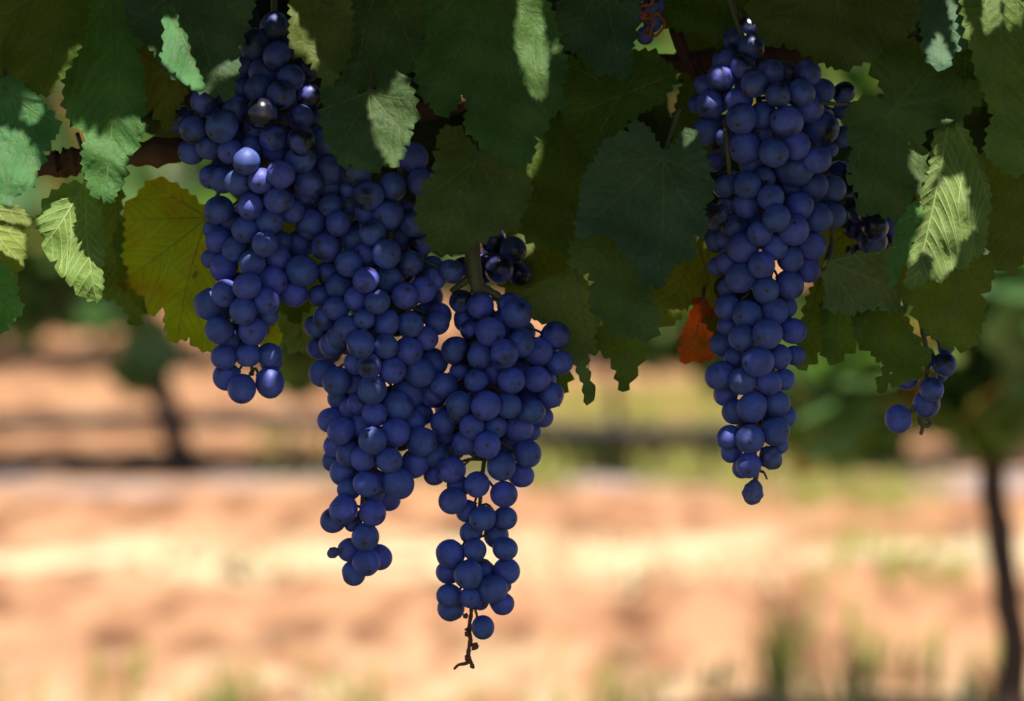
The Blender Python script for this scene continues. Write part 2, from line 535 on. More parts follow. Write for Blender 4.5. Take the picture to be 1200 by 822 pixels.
for k, x in enumerate((-2.2, -0.75, 0.75, 2.2)):
    simple_vine(x, 14.2, 'distant vine of the fourth row seen as a blur through gaps in the front leaves', 30 + k, 1300, 0.13)
r = np.random.default_rng(77)
cv, cf = [], []
for yy in (17.5, 21, 25, 30):
    n = 3000
    c = np.stack([r.uniform(-6, 6, n), r.normal(yy, 0.25, n), r.uniform(0.4, 1.9, n)], axis=1)
    leaf_scatter(cv, cf, c, 0.2, r)
tag(mesh_obj('distant_vine_rows', cv, cf, M_BGCROWN, None, (0, 17, 0), False), 'far green vine rows closing the view between the trunks', 'vine rows', None, 'stuff')

# drip hose along the second row
mb = MB()
hp = [PD(u, v, 7.85) for u, v in ((-900, 492), (-300, 500), (0, 497), (250, 492), (480, 498), (800, 508), (1200, 500), (1900, 496))]
mb.tube(spline(np.array(hp), 60), 0.019, 8)
tag(mb.build('drip_hose', M_HOSE, None, hp[2]), 'dark drip hose strung low along the second vine row', 'hose')


# grass
def blades(centres, h, lean, wdt, r):
    V, F = [], []
    for c in centres:
        a = r.uniform(0, 2 * math.pi); hh = h * r.uniform(0.4, 1.2); l = lean * hh
        d = np.array([math.cos(a), math.sin(a), 0]); s = np.array([-d[1], d[0], 0]) * wdt * r.uniform(.6, 1.3)
        p0, p1, p2 = c, c + d * l * .35 + [0, 0, hh * .6], c + d * l + [0, 0, hh * (.95 - .3 * lean)]
        k = len(V)
        V += [p0 - s, p0 + s, p1 + s * .8, p1 - s * .8, p2]
        F += [(k, k + 1, k + 2, k + 3), (k + 3, k + 2, k + 4)]
    return V, F


r = np.random.default_rng(5)
pts = []
for (u0, u1, v0, v1, n) in ((610, 860, 505, 575, 900), (850, 960, 565, 600, 130), (930, 1060, 580, 612, 170), (1040, 1130, 575, 600, 40), (300, 620, 520, 570, 200), (930, 1130, 640, 700, 90), (640, 860, 470, 500, 400), (-50, 1250, 790, 860, 90), (900, 1200, 740, 860, 60)):
    for _ in range(n):
        u, v = r.uniform(u0, u1), r.uniform(v0, v1)
        d = 0.86 / ((v - 80) / FPX)
        p = PD(u, v, d); p[2] = 0
        if math.sin(p[0] * 21 + p[1] * 5) + math.sin(p[1] * 13 - p[0] * 8) > -0.6: pts.append(p)
V, F = blades(pts, 0.085, 0.6, 0.006, r)
tag(mesh_obj('grass', V, F, M_GRASS, None, pts[0]), 'yellow green weeds growing along the second row', 'grass', None, 'stuff')
pts = []
for _ in range(2200):
    u, v = r.uniform(-200, 1400), 660 + r.normal() * 13
    p = PD(u, v, 0.86 / ((v - 80) / FPX)); p[2] = 0.0
    if math.sin(p[0] * 9) + math.sin(p[0] * 4.3 + 1) > -0.5: pts.append(p)
V, F = blades(pts, 0.035, 2.2, 0.004, r)
tag(mesh_obj('straw', V, F, M_STRAW, None, pts[0]), 'pale cut straw scattered in a strip on the soil', 'straw', None, 'stuff')
for (u, d, n, h, label) in ((912, 5.2, 32, 0.14, 'tallest blurred weed tuft at the bottom edge below the right bunch'),
                            (262, 4.95, 40, 0.075, 'low blurred weed tuft at the bottom edge below the leftmost bunch'),
                            (730, 4.95, 40, 0.07, 'blurred weed tuft at the bottom edge between the two hanging bunches'),
                            (1000, 5.1, 40, 0.10, 'blurred pale weed tuft at the bottom edge left of the slim trunk'),
                            (430, 4.9, 30, 0.07, 'small blurred weed tuft at the bottom edge below the bare bunch tip')):
    c0 = PD(u, 822, d); c0[2] = 0
    pts = [c0 + np.array([r.normal() * .02, r.normal() * .05, 0]) for _ in range(n)]
    V, F = blades(pts, h, 0.4, 0.003, r)
    tag(mesh_obj('weed_tuft', V, F, M_WEED, None, c0), label, 'weed', 'weed tufts on the soil')


# ------------------------------------------------------------------ front row: the old cane, trunk and a shoot
VINE = empty('grape_vine', (-0.56, 2.06, 0.0))
tag(VINE, 'front grape vine with reddish bark cane and dense shading leaves unseen overhead', 'vine')
VO = np.array(VINE.location)
mb = MB()
cl = spline(PX([-700, -300, 30, 75, 120, 205, 320, 480, 700, 1000, 1320], [235, 215, 196, 191, 186, 176, 160, 130, 85, 60, 50], [55, 50, 45, 43, 45, 52, 110, 120, 130, 120, 100]), 150)
rad = 0.0066 + 0.0012 * np.sin(np.arange(150) * 0.55) + 0.0006 * np.sin(np.arange(150) * 1.7)
rad[np.argmin(np.abs(cl[:, 0] + 0.24))] *= 1.25
mb.tube(cl, rad, 20, wob=0.16)
mb.build('cane', M_CANE, VINE, VO)
mb = MB()
tp = np.array([[-0.56, 2.06, -0.05], [-0.55, 2.07, .2], [-0.575, 2.06, .42], [-0.56, 2.05, .62], [-0.57, 2.04, .76], [-0.59, 2.03, .81]])
mb.tube(spline(tp, 40), np.linspace(0.03, 0.016, 40), 14, wob=0.2)
mb.build('trunk', M_TRUNK, VINE, VO)
mb = MB()
mb.tube(spline(PX([770, 792, 806, 818, 824, 840], [-60, 35, 70, 95, 125, 175], [90, 70, 66, 62, 66, 75]), 30), np.linspace(0.0042, 0.0026, 30), 9, wob=0.12)
mb.tube(spline(PX([812, 824, 836], [66, 85, 92], [60, 40, 25]), 10), 0.0018, 7)
mb.build('shoot', M_SHOOT, VINE, VO)

# ------------------------------------------------------------------ leaves
BLADES = []


def make_leaf(label, outline, P, z, col, tv=-0.38, tu=0.0, cup=0.0, mat=None, back=False, pet=None, group='leaves of the front vine', step=3.4, teeth=1.0, fold=0.0, seed=None, bulge=2.2, veins=True):
    r = np.random.default_rng(seed if seed is not None else abs(hash_(label)) % 100000)
    out = np.asarray(outline, float)
    cup = cup + r.normal() * 0.05
    P = np.asarray(P, float)
    x, y = out[:, 0], out[:, 1]
    area = 0.5 * np.sum(x * np.roll(y, -1) - np.roll(x, -1) * y)
    sgn = 1.0 if area > 0 else -1.0
    # toothed margin
    bd = []
    n = len(out)
    for i in range(n):
        a, b = out[i], out[(i + 1) % n]
        d = b - a; L = np.linalg.norm(d)
        if L < 1e-6: continue
        nrm = sgn * np.array([d[1], -d[0]]) / L
        k = max(1, int(round(L / r.uniform(9.5, 16))))
        for j in range(k):
            t0 = j / k
            t1 = (j + r.uniform(0.5, 0.72)) / k
            bow = 0.06 * L * math.sin(math.pi * t0)
            bd.append(a + d * t0 + nrm * (bow - 0.4))
            amp = teeth * min(6.2, 0.42 * L / k) * r.uniform(0.55, 1.2)
            bow = 0.06 * L * math.sin(math.pi * t1)
            bd.append(a + d * (t1 - 0.22 / k) + nrm * (bow + amp * 0.62))
            bd.append(a + d * t1 + nrm * (bow + amp))
    bd = np.array(bd)
    lo, hi = bd.min(0), bd.max(0)
    ctr = 0.5 * (lo + hi)
    rmax = np.max(np.linalg.norm(bd - P, axis=1))
    # main veins: towards the farthest lobes
    mains = []
    if veins:
        order = np.argsort(-np.linalg.norm(bd - P, axis=1))
        for i in order:
            q = bd[i]; dq = q - P; L = np.linalg.norm(dq)
            if L < 0.34 * rmax or len(mains) >= 5: break
            ang = math.atan2(dq[1], dq[0])
            if any(abs((ang - m[0] + math.pi) % (2 * math.pi) - math.pi) < math.radians(33) for m in mains): continue
            tt = np.array([0.12, 0.3, 0.5, 0.7, 0.88])[:, None]
            if inside(bd, P + dq * tt).sum() < 4: continue
            side = np.array([-dq[1], dq[0]]) / L
            bend = r.uniform(-0.05, 0.05) * L
            s = np.linspace(0, 0.97, 14)[:, None]
            mains.append((ang, P + dq * s + side * bend * np.sin(s * math.pi)))
    lat = []
    for mi, (ang, pl) in enumerate(mains):
        L = np.linalg.norm(pl[-1] - pl[0])
        others = [m[1] for k, m in enumerate(mains) if k != mi]
        for sd in (-1, 1):
            s = r.uniform(14, 22)
            while s < L * 0.93:
                f = s / L * (len(pl) - 1); i0 = int(f)
                o = pl[i0] + (pl[min(i0 + 1, len(pl) - 1)] - pl[i0]) * (f - i0)
                a = ang + sd * math.radians(r.uniform(40, 52))
                q = o.copy(); path = [o.copy()]
                for st in range(22):
                    a -= sd * 0.022
                    q = q + 4.0 * np.array([math.cos(a), math.sin(a)])
                    if not inside(bd, q[None])[0]: break
                    do = min([np.min(np.linalg.norm(m - q, axis=1)) for m in others], default=1e9)
                    dm = np.min(np.linalg.norm(pl - q, axis=1))
                    if do < dm * 0.72: break
                    path.append(q.copy())
                if len(path) >= 3: lat.append(np.array(path))
                s += r.uniform(10.5, 16)
    segs = []
    for _, pl in mains:
        for i in range(0, len(pl) - 1): segs.append((pl[i], pl[i + 1], 1.0))
    for pl in lat:
        for i in range(0, len(pl) - 1, 2): segs.append((pl[i], pl[min(i + 2, len(pl) - 1)], 0.65))
    ph = r.uniform(0, 6.28, 6)
    midang = mains[0][0] if mains else math.pi / 2

    def zf(q):
        q = np.asarray(q, float)
        dd = np.full(len(q), 1e9)
        for a, b, wgt in segs:
            ab = b - a
            tpar = np.clip(((q - a) @ ab) / (ab @ ab + 1e-9), 0, 1)
            dist = np.linalg.norm(q - a - tpar[:, None] * ab, axis=1)
            dd = np.minimum(dd, dist / (1.0 if wgt > 0.9 else 0.8))
        e = q - P
        rr = np.linalg.norm(e, axis=1) / (rmax + 1e-6)
        zz = z + tv * (q[:, 1] - ctr[1]) + tu * (q[:, 0] - ctr[0])
        if segs:
            bl = 1 - np.exp(-(dd / 5.0) ** 2)
            zz += (bulge if back else -bulge) * bl
        zz += cup * rmax * rr ** 2
        sidep = np.abs(-math.sin(midang) * e[:, 0] + math.cos(midang) * e[:, 1])
        zz += fold * sidep
        zz += 5.5 * np.sin(q[:, 0] * 0.045 + ph[0]) * np.sin(q[:, 1] * 0.05 + ph[1]) + 3.2 * np.sin(q[:, 0] * 0.11 + q[:, 1] * 0.06 + ph[2]) * rr + 3.2 * np.sin(q[:, 1] * 0.13 - q[:, 0] * .05 + ph[3]) * rr
        return zz

    gx_, gy_ = np.meshgrid(np.arange(lo[0], hi[0], step), np.arange(lo[1], hi[1], step * 0.87))
    gx_ = gx_ + (np.arange(gx_.shape[0]) % 2)[:, None] * step * 0.5
    g = np.stack([gx_.ravel(), gy_.ravel()], axis=1)
    g += r.uniform(-0.25, 0.25, g.shape) * step
    g = g[inside(bd, g)]
    if len(g):
        keep = np.ones(len(g), bool)
        for i in range(0, len(bd)):
            keep &= np.sum((g - bd[i]) ** 2, axis=1) > (step * 0.55) ** 2
        g = g[keep]
    allv = [Vector(p) for p in bd] + [Vector(p) for p in g]
    nb = len(bd)
    vo, _, fo, _, _, _ = delaunay_2d_cdt(allv, [], [list(range(nb))], 1, 1e-4)
    q = np.array([(v.x, v.y) for v in vo])
    W = PX(q[:, 0], q[:, 1], zf(q))
    o0 = PX(P[0], P[1], zf(P[None])[0])
    root = empty('vine_leaf', o0)
    tag(root, label, 'leaf', group)
    faces = [tuple(f)[::-1] for f in fo]
    bl = mesh_obj('blade', W, faces, mat or M_LEAF, root, o0)
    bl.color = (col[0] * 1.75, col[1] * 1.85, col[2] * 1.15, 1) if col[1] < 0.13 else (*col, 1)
    BLADES.append(bl)
    if mains:
        mb = MB()
        px = FOCUS / FPX
        k = 1.25 if back else 1.0
        for mi, (_, pl) in enumerate(mains):
            w3 = PX(pl[:, 0], pl[:, 1], zf(pl) - 0.25)
            mb.ribbon(w3, px * k * np.linspace(1.15 if mi else 1.3, 0.3, len(pl)), 0.8)
        for pl in lat:
            w3 = PX(pl[:, 0], pl[:, 1], zf(pl) - 0.1)
            mb.ribbon(w3, px * k * np.linspace(0.62 if back else 0.45, 0.2, len(pl)), 0.8)
        mb.build('veins', (M_VEINLIT if col[1] > 0.15 else M_VEINM) if back else M_VEIN, root, o0)
    if pet is not False:
        pu, pv, pz = pet if pet else (P[0] + r.uniform(-12, 12), P[1] - 55, zf(P[None])[0] + 60)
        mb = MB()
        zp = zf(P[None])[0]
        mid = ((P[0] + pu) / 2 + r.uniform(-5, 5), (P[1] + pv) / 2, (zp + pz) / 2 + 6)
        mb.tube(spline(PX([P[0], mid[0], pu], [P[1], mid[1], pv], [zp, mid[2], pz]), 12), np.linspace(0.0009, 0.0013, 12), 8)
        mb.build('petiole', M_PETIOLE, root, o0)
    return root


def hash_(s):
    h = 7
    for c in s: h = (h * 31 + ord(c)) % 1000003
    return h


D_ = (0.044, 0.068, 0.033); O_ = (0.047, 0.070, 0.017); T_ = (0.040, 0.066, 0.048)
B_ = (0.17, 0.27, 0.065); Y_ = (0.26, 0.36, 0.02); R_ = (0.38, 0.035, 0.012); LIT_ = (0.075, 0.20, 0.07); G_ = (0.05, 0.12, 0.045); K_ = (0.028, 0.042, 0.014)  # the lit tone paints sunlit leaves paler than the shaded ones

# --- top left
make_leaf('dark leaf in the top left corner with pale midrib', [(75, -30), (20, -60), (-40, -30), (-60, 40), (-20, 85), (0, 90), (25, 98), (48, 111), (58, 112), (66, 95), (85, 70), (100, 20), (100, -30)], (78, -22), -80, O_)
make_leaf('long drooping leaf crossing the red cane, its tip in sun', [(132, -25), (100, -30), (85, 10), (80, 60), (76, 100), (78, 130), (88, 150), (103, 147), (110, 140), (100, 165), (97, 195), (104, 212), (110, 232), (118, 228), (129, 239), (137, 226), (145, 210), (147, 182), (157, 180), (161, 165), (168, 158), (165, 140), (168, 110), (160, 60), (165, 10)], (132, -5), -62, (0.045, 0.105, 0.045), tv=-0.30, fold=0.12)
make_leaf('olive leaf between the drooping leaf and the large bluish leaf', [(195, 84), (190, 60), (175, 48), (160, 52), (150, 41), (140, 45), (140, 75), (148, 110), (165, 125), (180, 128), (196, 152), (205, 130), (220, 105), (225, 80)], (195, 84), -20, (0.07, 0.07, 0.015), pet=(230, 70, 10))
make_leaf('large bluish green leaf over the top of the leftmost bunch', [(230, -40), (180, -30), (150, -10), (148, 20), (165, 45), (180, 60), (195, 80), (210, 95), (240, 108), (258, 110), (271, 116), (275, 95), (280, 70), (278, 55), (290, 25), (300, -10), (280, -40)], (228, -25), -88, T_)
make_leaf('narrow sunlit strip of pale leaf left of the leftmost bunch', [(193, 5), (207, 15), (208, 33), (215, 35), (222, 63), (229, 78), (240, 104), (235, 108), (223, 99), (217, 100), (207, 83), (198, 85), (189, 69), (188, 61), (194, 65), (193, 35)], (195, 8), -150, LIT_, tv=-0.5, teeth=0.6, fold=-0.3)
make_leaf('half sunlit leaf at the left edge above the cane', [(-50, 110), (0, 92), (30, 103), (55, 128), (70, 150), (60, 165), (50, 178), (48, 195), (42, 200), (35, 222), (22, 218), (16, 232), (14, 240), (-10, 238), (-50, 230)], (5, 104), -150, LIT_, tv=-0.5)
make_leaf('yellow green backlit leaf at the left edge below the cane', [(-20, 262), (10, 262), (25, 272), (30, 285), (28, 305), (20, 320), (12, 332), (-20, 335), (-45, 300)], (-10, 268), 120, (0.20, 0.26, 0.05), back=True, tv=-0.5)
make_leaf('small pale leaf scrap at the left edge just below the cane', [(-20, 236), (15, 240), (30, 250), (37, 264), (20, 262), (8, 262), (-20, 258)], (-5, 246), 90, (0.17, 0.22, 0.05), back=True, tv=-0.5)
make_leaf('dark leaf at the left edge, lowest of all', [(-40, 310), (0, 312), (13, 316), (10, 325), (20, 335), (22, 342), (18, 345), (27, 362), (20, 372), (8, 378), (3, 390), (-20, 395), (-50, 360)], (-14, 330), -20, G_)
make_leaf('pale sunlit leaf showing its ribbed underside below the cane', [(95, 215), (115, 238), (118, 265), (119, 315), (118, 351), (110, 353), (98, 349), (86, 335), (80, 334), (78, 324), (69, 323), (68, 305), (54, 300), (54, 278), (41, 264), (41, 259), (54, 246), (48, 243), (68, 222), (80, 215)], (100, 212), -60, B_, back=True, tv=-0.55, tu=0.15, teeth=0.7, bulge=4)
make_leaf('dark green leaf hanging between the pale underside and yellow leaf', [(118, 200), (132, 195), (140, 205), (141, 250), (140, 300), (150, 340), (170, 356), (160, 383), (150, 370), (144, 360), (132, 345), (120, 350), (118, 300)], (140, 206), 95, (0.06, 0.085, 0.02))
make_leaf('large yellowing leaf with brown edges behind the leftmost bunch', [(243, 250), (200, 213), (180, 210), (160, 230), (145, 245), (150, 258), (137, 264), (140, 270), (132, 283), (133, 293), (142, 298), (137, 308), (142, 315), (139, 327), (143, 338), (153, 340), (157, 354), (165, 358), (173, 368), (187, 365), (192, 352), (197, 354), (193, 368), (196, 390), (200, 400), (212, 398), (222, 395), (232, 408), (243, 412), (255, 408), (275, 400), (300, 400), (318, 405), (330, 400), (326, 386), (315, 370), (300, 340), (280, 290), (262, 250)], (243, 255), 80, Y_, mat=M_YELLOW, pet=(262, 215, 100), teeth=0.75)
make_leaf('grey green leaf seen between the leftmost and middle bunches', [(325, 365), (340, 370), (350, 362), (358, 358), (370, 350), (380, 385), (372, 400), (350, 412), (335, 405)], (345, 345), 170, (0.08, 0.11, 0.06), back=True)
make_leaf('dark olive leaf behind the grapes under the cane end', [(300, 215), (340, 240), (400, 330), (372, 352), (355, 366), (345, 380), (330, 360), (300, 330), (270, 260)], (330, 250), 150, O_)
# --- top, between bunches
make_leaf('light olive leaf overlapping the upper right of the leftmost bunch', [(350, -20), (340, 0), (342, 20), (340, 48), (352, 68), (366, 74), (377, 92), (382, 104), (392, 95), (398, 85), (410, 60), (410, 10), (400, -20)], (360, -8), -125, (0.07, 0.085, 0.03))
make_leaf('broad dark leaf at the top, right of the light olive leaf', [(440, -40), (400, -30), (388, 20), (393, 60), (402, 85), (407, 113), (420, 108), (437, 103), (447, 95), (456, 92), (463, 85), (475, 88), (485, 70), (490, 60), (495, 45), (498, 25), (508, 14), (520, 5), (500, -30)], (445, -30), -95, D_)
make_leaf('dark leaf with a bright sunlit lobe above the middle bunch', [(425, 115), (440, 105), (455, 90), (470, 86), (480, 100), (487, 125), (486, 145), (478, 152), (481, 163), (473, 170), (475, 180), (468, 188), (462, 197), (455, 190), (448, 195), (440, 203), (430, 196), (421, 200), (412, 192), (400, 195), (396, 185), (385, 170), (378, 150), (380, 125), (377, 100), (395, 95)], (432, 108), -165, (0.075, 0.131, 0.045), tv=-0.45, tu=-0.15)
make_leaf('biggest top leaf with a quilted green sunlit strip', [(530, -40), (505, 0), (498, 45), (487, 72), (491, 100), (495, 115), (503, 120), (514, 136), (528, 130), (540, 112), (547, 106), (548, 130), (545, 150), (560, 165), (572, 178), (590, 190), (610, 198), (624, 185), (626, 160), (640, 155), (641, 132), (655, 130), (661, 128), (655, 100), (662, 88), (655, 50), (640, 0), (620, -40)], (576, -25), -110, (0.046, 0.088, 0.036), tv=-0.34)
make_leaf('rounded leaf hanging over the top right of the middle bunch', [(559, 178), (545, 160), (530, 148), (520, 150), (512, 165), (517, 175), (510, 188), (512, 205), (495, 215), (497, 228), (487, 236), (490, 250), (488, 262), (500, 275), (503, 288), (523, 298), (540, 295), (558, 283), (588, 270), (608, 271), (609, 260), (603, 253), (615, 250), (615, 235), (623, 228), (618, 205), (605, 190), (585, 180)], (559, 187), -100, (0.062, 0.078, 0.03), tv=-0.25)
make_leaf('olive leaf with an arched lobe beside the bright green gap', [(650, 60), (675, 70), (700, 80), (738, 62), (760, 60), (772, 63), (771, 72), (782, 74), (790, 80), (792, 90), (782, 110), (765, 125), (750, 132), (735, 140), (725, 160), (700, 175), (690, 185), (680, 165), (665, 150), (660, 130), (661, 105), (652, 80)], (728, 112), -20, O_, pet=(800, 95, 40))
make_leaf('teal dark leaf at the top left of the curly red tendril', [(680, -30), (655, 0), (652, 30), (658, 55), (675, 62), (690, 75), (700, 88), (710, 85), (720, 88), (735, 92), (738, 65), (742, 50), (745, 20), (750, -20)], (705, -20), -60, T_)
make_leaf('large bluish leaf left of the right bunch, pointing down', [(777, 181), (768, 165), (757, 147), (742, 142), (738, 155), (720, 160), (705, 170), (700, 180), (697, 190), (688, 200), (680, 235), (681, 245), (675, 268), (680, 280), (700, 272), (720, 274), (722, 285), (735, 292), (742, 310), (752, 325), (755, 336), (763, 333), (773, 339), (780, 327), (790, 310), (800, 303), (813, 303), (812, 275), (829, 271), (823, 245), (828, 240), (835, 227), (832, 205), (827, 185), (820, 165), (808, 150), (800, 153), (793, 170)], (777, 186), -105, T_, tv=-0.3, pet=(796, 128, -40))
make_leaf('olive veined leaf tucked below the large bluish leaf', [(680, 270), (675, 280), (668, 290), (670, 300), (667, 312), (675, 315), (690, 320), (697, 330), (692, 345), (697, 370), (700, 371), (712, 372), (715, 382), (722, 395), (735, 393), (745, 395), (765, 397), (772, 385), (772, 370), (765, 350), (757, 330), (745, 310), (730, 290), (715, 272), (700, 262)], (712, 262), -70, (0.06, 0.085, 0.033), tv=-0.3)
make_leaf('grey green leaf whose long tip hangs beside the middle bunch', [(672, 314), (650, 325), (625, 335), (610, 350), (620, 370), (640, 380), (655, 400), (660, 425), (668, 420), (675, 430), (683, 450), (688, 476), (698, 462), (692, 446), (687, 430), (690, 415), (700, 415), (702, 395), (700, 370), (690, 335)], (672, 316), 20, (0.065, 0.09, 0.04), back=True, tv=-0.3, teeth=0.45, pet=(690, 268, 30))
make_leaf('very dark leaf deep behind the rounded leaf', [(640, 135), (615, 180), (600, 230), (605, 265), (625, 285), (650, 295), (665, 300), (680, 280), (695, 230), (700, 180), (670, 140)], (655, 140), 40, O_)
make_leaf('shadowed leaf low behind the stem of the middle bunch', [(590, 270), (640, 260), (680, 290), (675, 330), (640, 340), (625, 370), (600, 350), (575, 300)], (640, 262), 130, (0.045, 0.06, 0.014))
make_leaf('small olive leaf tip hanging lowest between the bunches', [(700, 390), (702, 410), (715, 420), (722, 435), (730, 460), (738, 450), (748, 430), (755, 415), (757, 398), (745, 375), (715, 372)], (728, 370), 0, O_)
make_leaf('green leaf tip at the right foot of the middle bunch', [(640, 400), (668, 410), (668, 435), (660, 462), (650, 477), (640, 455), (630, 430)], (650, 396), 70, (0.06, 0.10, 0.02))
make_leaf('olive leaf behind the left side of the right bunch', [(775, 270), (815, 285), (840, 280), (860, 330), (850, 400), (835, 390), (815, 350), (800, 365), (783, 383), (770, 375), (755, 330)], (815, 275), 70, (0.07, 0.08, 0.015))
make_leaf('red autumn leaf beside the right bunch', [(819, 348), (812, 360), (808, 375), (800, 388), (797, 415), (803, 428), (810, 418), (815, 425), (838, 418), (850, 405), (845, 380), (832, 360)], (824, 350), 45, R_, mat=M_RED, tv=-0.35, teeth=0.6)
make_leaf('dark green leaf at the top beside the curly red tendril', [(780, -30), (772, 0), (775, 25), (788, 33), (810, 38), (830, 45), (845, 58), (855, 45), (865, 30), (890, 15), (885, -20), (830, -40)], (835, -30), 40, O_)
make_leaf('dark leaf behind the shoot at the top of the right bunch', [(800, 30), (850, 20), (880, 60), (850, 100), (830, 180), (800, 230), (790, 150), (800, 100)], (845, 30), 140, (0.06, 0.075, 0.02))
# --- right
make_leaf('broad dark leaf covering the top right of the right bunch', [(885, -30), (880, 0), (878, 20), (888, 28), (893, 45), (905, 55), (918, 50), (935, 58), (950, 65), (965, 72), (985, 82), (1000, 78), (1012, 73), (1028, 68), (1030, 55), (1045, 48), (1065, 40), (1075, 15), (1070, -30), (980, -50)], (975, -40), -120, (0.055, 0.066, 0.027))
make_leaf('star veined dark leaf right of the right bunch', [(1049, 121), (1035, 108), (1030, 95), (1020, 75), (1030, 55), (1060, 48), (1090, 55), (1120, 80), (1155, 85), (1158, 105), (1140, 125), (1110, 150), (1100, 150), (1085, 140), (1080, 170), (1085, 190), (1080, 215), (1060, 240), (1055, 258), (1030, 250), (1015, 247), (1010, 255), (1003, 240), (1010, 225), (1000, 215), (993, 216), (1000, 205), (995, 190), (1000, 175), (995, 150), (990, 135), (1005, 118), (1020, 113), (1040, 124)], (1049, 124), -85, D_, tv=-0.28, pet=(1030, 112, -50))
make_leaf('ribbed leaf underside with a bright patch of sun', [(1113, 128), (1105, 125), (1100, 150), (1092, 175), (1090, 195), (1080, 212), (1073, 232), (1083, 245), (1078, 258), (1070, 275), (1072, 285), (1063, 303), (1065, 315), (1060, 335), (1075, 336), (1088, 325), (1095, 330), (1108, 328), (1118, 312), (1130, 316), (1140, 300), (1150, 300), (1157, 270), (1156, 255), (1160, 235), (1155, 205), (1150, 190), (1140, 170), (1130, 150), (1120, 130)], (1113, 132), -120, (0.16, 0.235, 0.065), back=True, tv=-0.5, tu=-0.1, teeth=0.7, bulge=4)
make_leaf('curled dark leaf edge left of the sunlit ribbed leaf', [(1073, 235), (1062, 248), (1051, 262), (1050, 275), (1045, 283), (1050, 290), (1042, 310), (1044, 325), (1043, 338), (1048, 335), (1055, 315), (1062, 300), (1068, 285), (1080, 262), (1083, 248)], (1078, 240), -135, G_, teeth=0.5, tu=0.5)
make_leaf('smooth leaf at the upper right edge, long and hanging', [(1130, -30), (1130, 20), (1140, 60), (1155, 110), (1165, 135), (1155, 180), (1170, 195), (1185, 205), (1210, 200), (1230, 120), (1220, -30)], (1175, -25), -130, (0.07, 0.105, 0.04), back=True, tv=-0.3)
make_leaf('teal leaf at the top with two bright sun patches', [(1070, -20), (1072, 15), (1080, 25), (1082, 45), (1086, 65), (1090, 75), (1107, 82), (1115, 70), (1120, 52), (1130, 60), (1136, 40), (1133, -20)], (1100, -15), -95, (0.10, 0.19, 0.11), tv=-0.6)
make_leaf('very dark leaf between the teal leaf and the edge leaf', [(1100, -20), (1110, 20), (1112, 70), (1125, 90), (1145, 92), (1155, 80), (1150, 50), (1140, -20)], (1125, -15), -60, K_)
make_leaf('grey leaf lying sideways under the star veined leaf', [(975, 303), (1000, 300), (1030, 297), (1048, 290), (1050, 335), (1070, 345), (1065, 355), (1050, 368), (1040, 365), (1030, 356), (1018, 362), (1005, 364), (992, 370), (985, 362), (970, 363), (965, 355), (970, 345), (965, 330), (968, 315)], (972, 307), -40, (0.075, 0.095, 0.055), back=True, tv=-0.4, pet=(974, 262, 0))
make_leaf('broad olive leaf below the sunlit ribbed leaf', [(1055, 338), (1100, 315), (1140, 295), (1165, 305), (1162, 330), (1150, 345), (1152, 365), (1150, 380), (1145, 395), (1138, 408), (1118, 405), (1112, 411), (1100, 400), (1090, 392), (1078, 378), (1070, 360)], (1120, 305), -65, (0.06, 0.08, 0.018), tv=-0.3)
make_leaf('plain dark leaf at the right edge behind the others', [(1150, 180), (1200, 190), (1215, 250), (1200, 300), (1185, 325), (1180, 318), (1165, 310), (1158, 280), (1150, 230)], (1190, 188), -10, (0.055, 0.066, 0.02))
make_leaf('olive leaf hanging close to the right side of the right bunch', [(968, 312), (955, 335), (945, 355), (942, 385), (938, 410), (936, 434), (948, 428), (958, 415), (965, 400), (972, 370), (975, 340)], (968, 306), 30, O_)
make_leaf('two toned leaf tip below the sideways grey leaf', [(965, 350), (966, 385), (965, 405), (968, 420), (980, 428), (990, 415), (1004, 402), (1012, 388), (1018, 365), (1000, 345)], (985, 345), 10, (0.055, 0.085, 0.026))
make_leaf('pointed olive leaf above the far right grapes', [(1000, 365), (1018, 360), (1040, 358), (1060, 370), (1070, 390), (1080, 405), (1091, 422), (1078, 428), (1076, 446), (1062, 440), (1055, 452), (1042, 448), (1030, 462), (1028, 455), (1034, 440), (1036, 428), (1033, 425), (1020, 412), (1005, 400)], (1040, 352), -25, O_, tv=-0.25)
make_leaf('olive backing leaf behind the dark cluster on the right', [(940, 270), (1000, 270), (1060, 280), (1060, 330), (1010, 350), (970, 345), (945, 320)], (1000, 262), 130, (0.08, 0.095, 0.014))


# ------------------------------------------------------------------ grapes
def ico(sub):
    bm = bmesh.new()
    bmesh.ops.create_icosphere(bm, subdivisions=sub, radius=1.0)
    me = bpy.data.meshes.new('grape')
    for v in bm.verts:   # a berry: slightly long, a small dimple at the flower end
        v.co.z *= 1.04
        a = -v.co.z / max(v.co.length, 1e-6)
        if a > 0.98: v.co.z += 0.012 * (a - 0.98) / 0.02
    bm.to_mesh(me); bm.free()
    me.polygons.foreach_set('use_smooth', [True] * len(me.polygons))
    return me


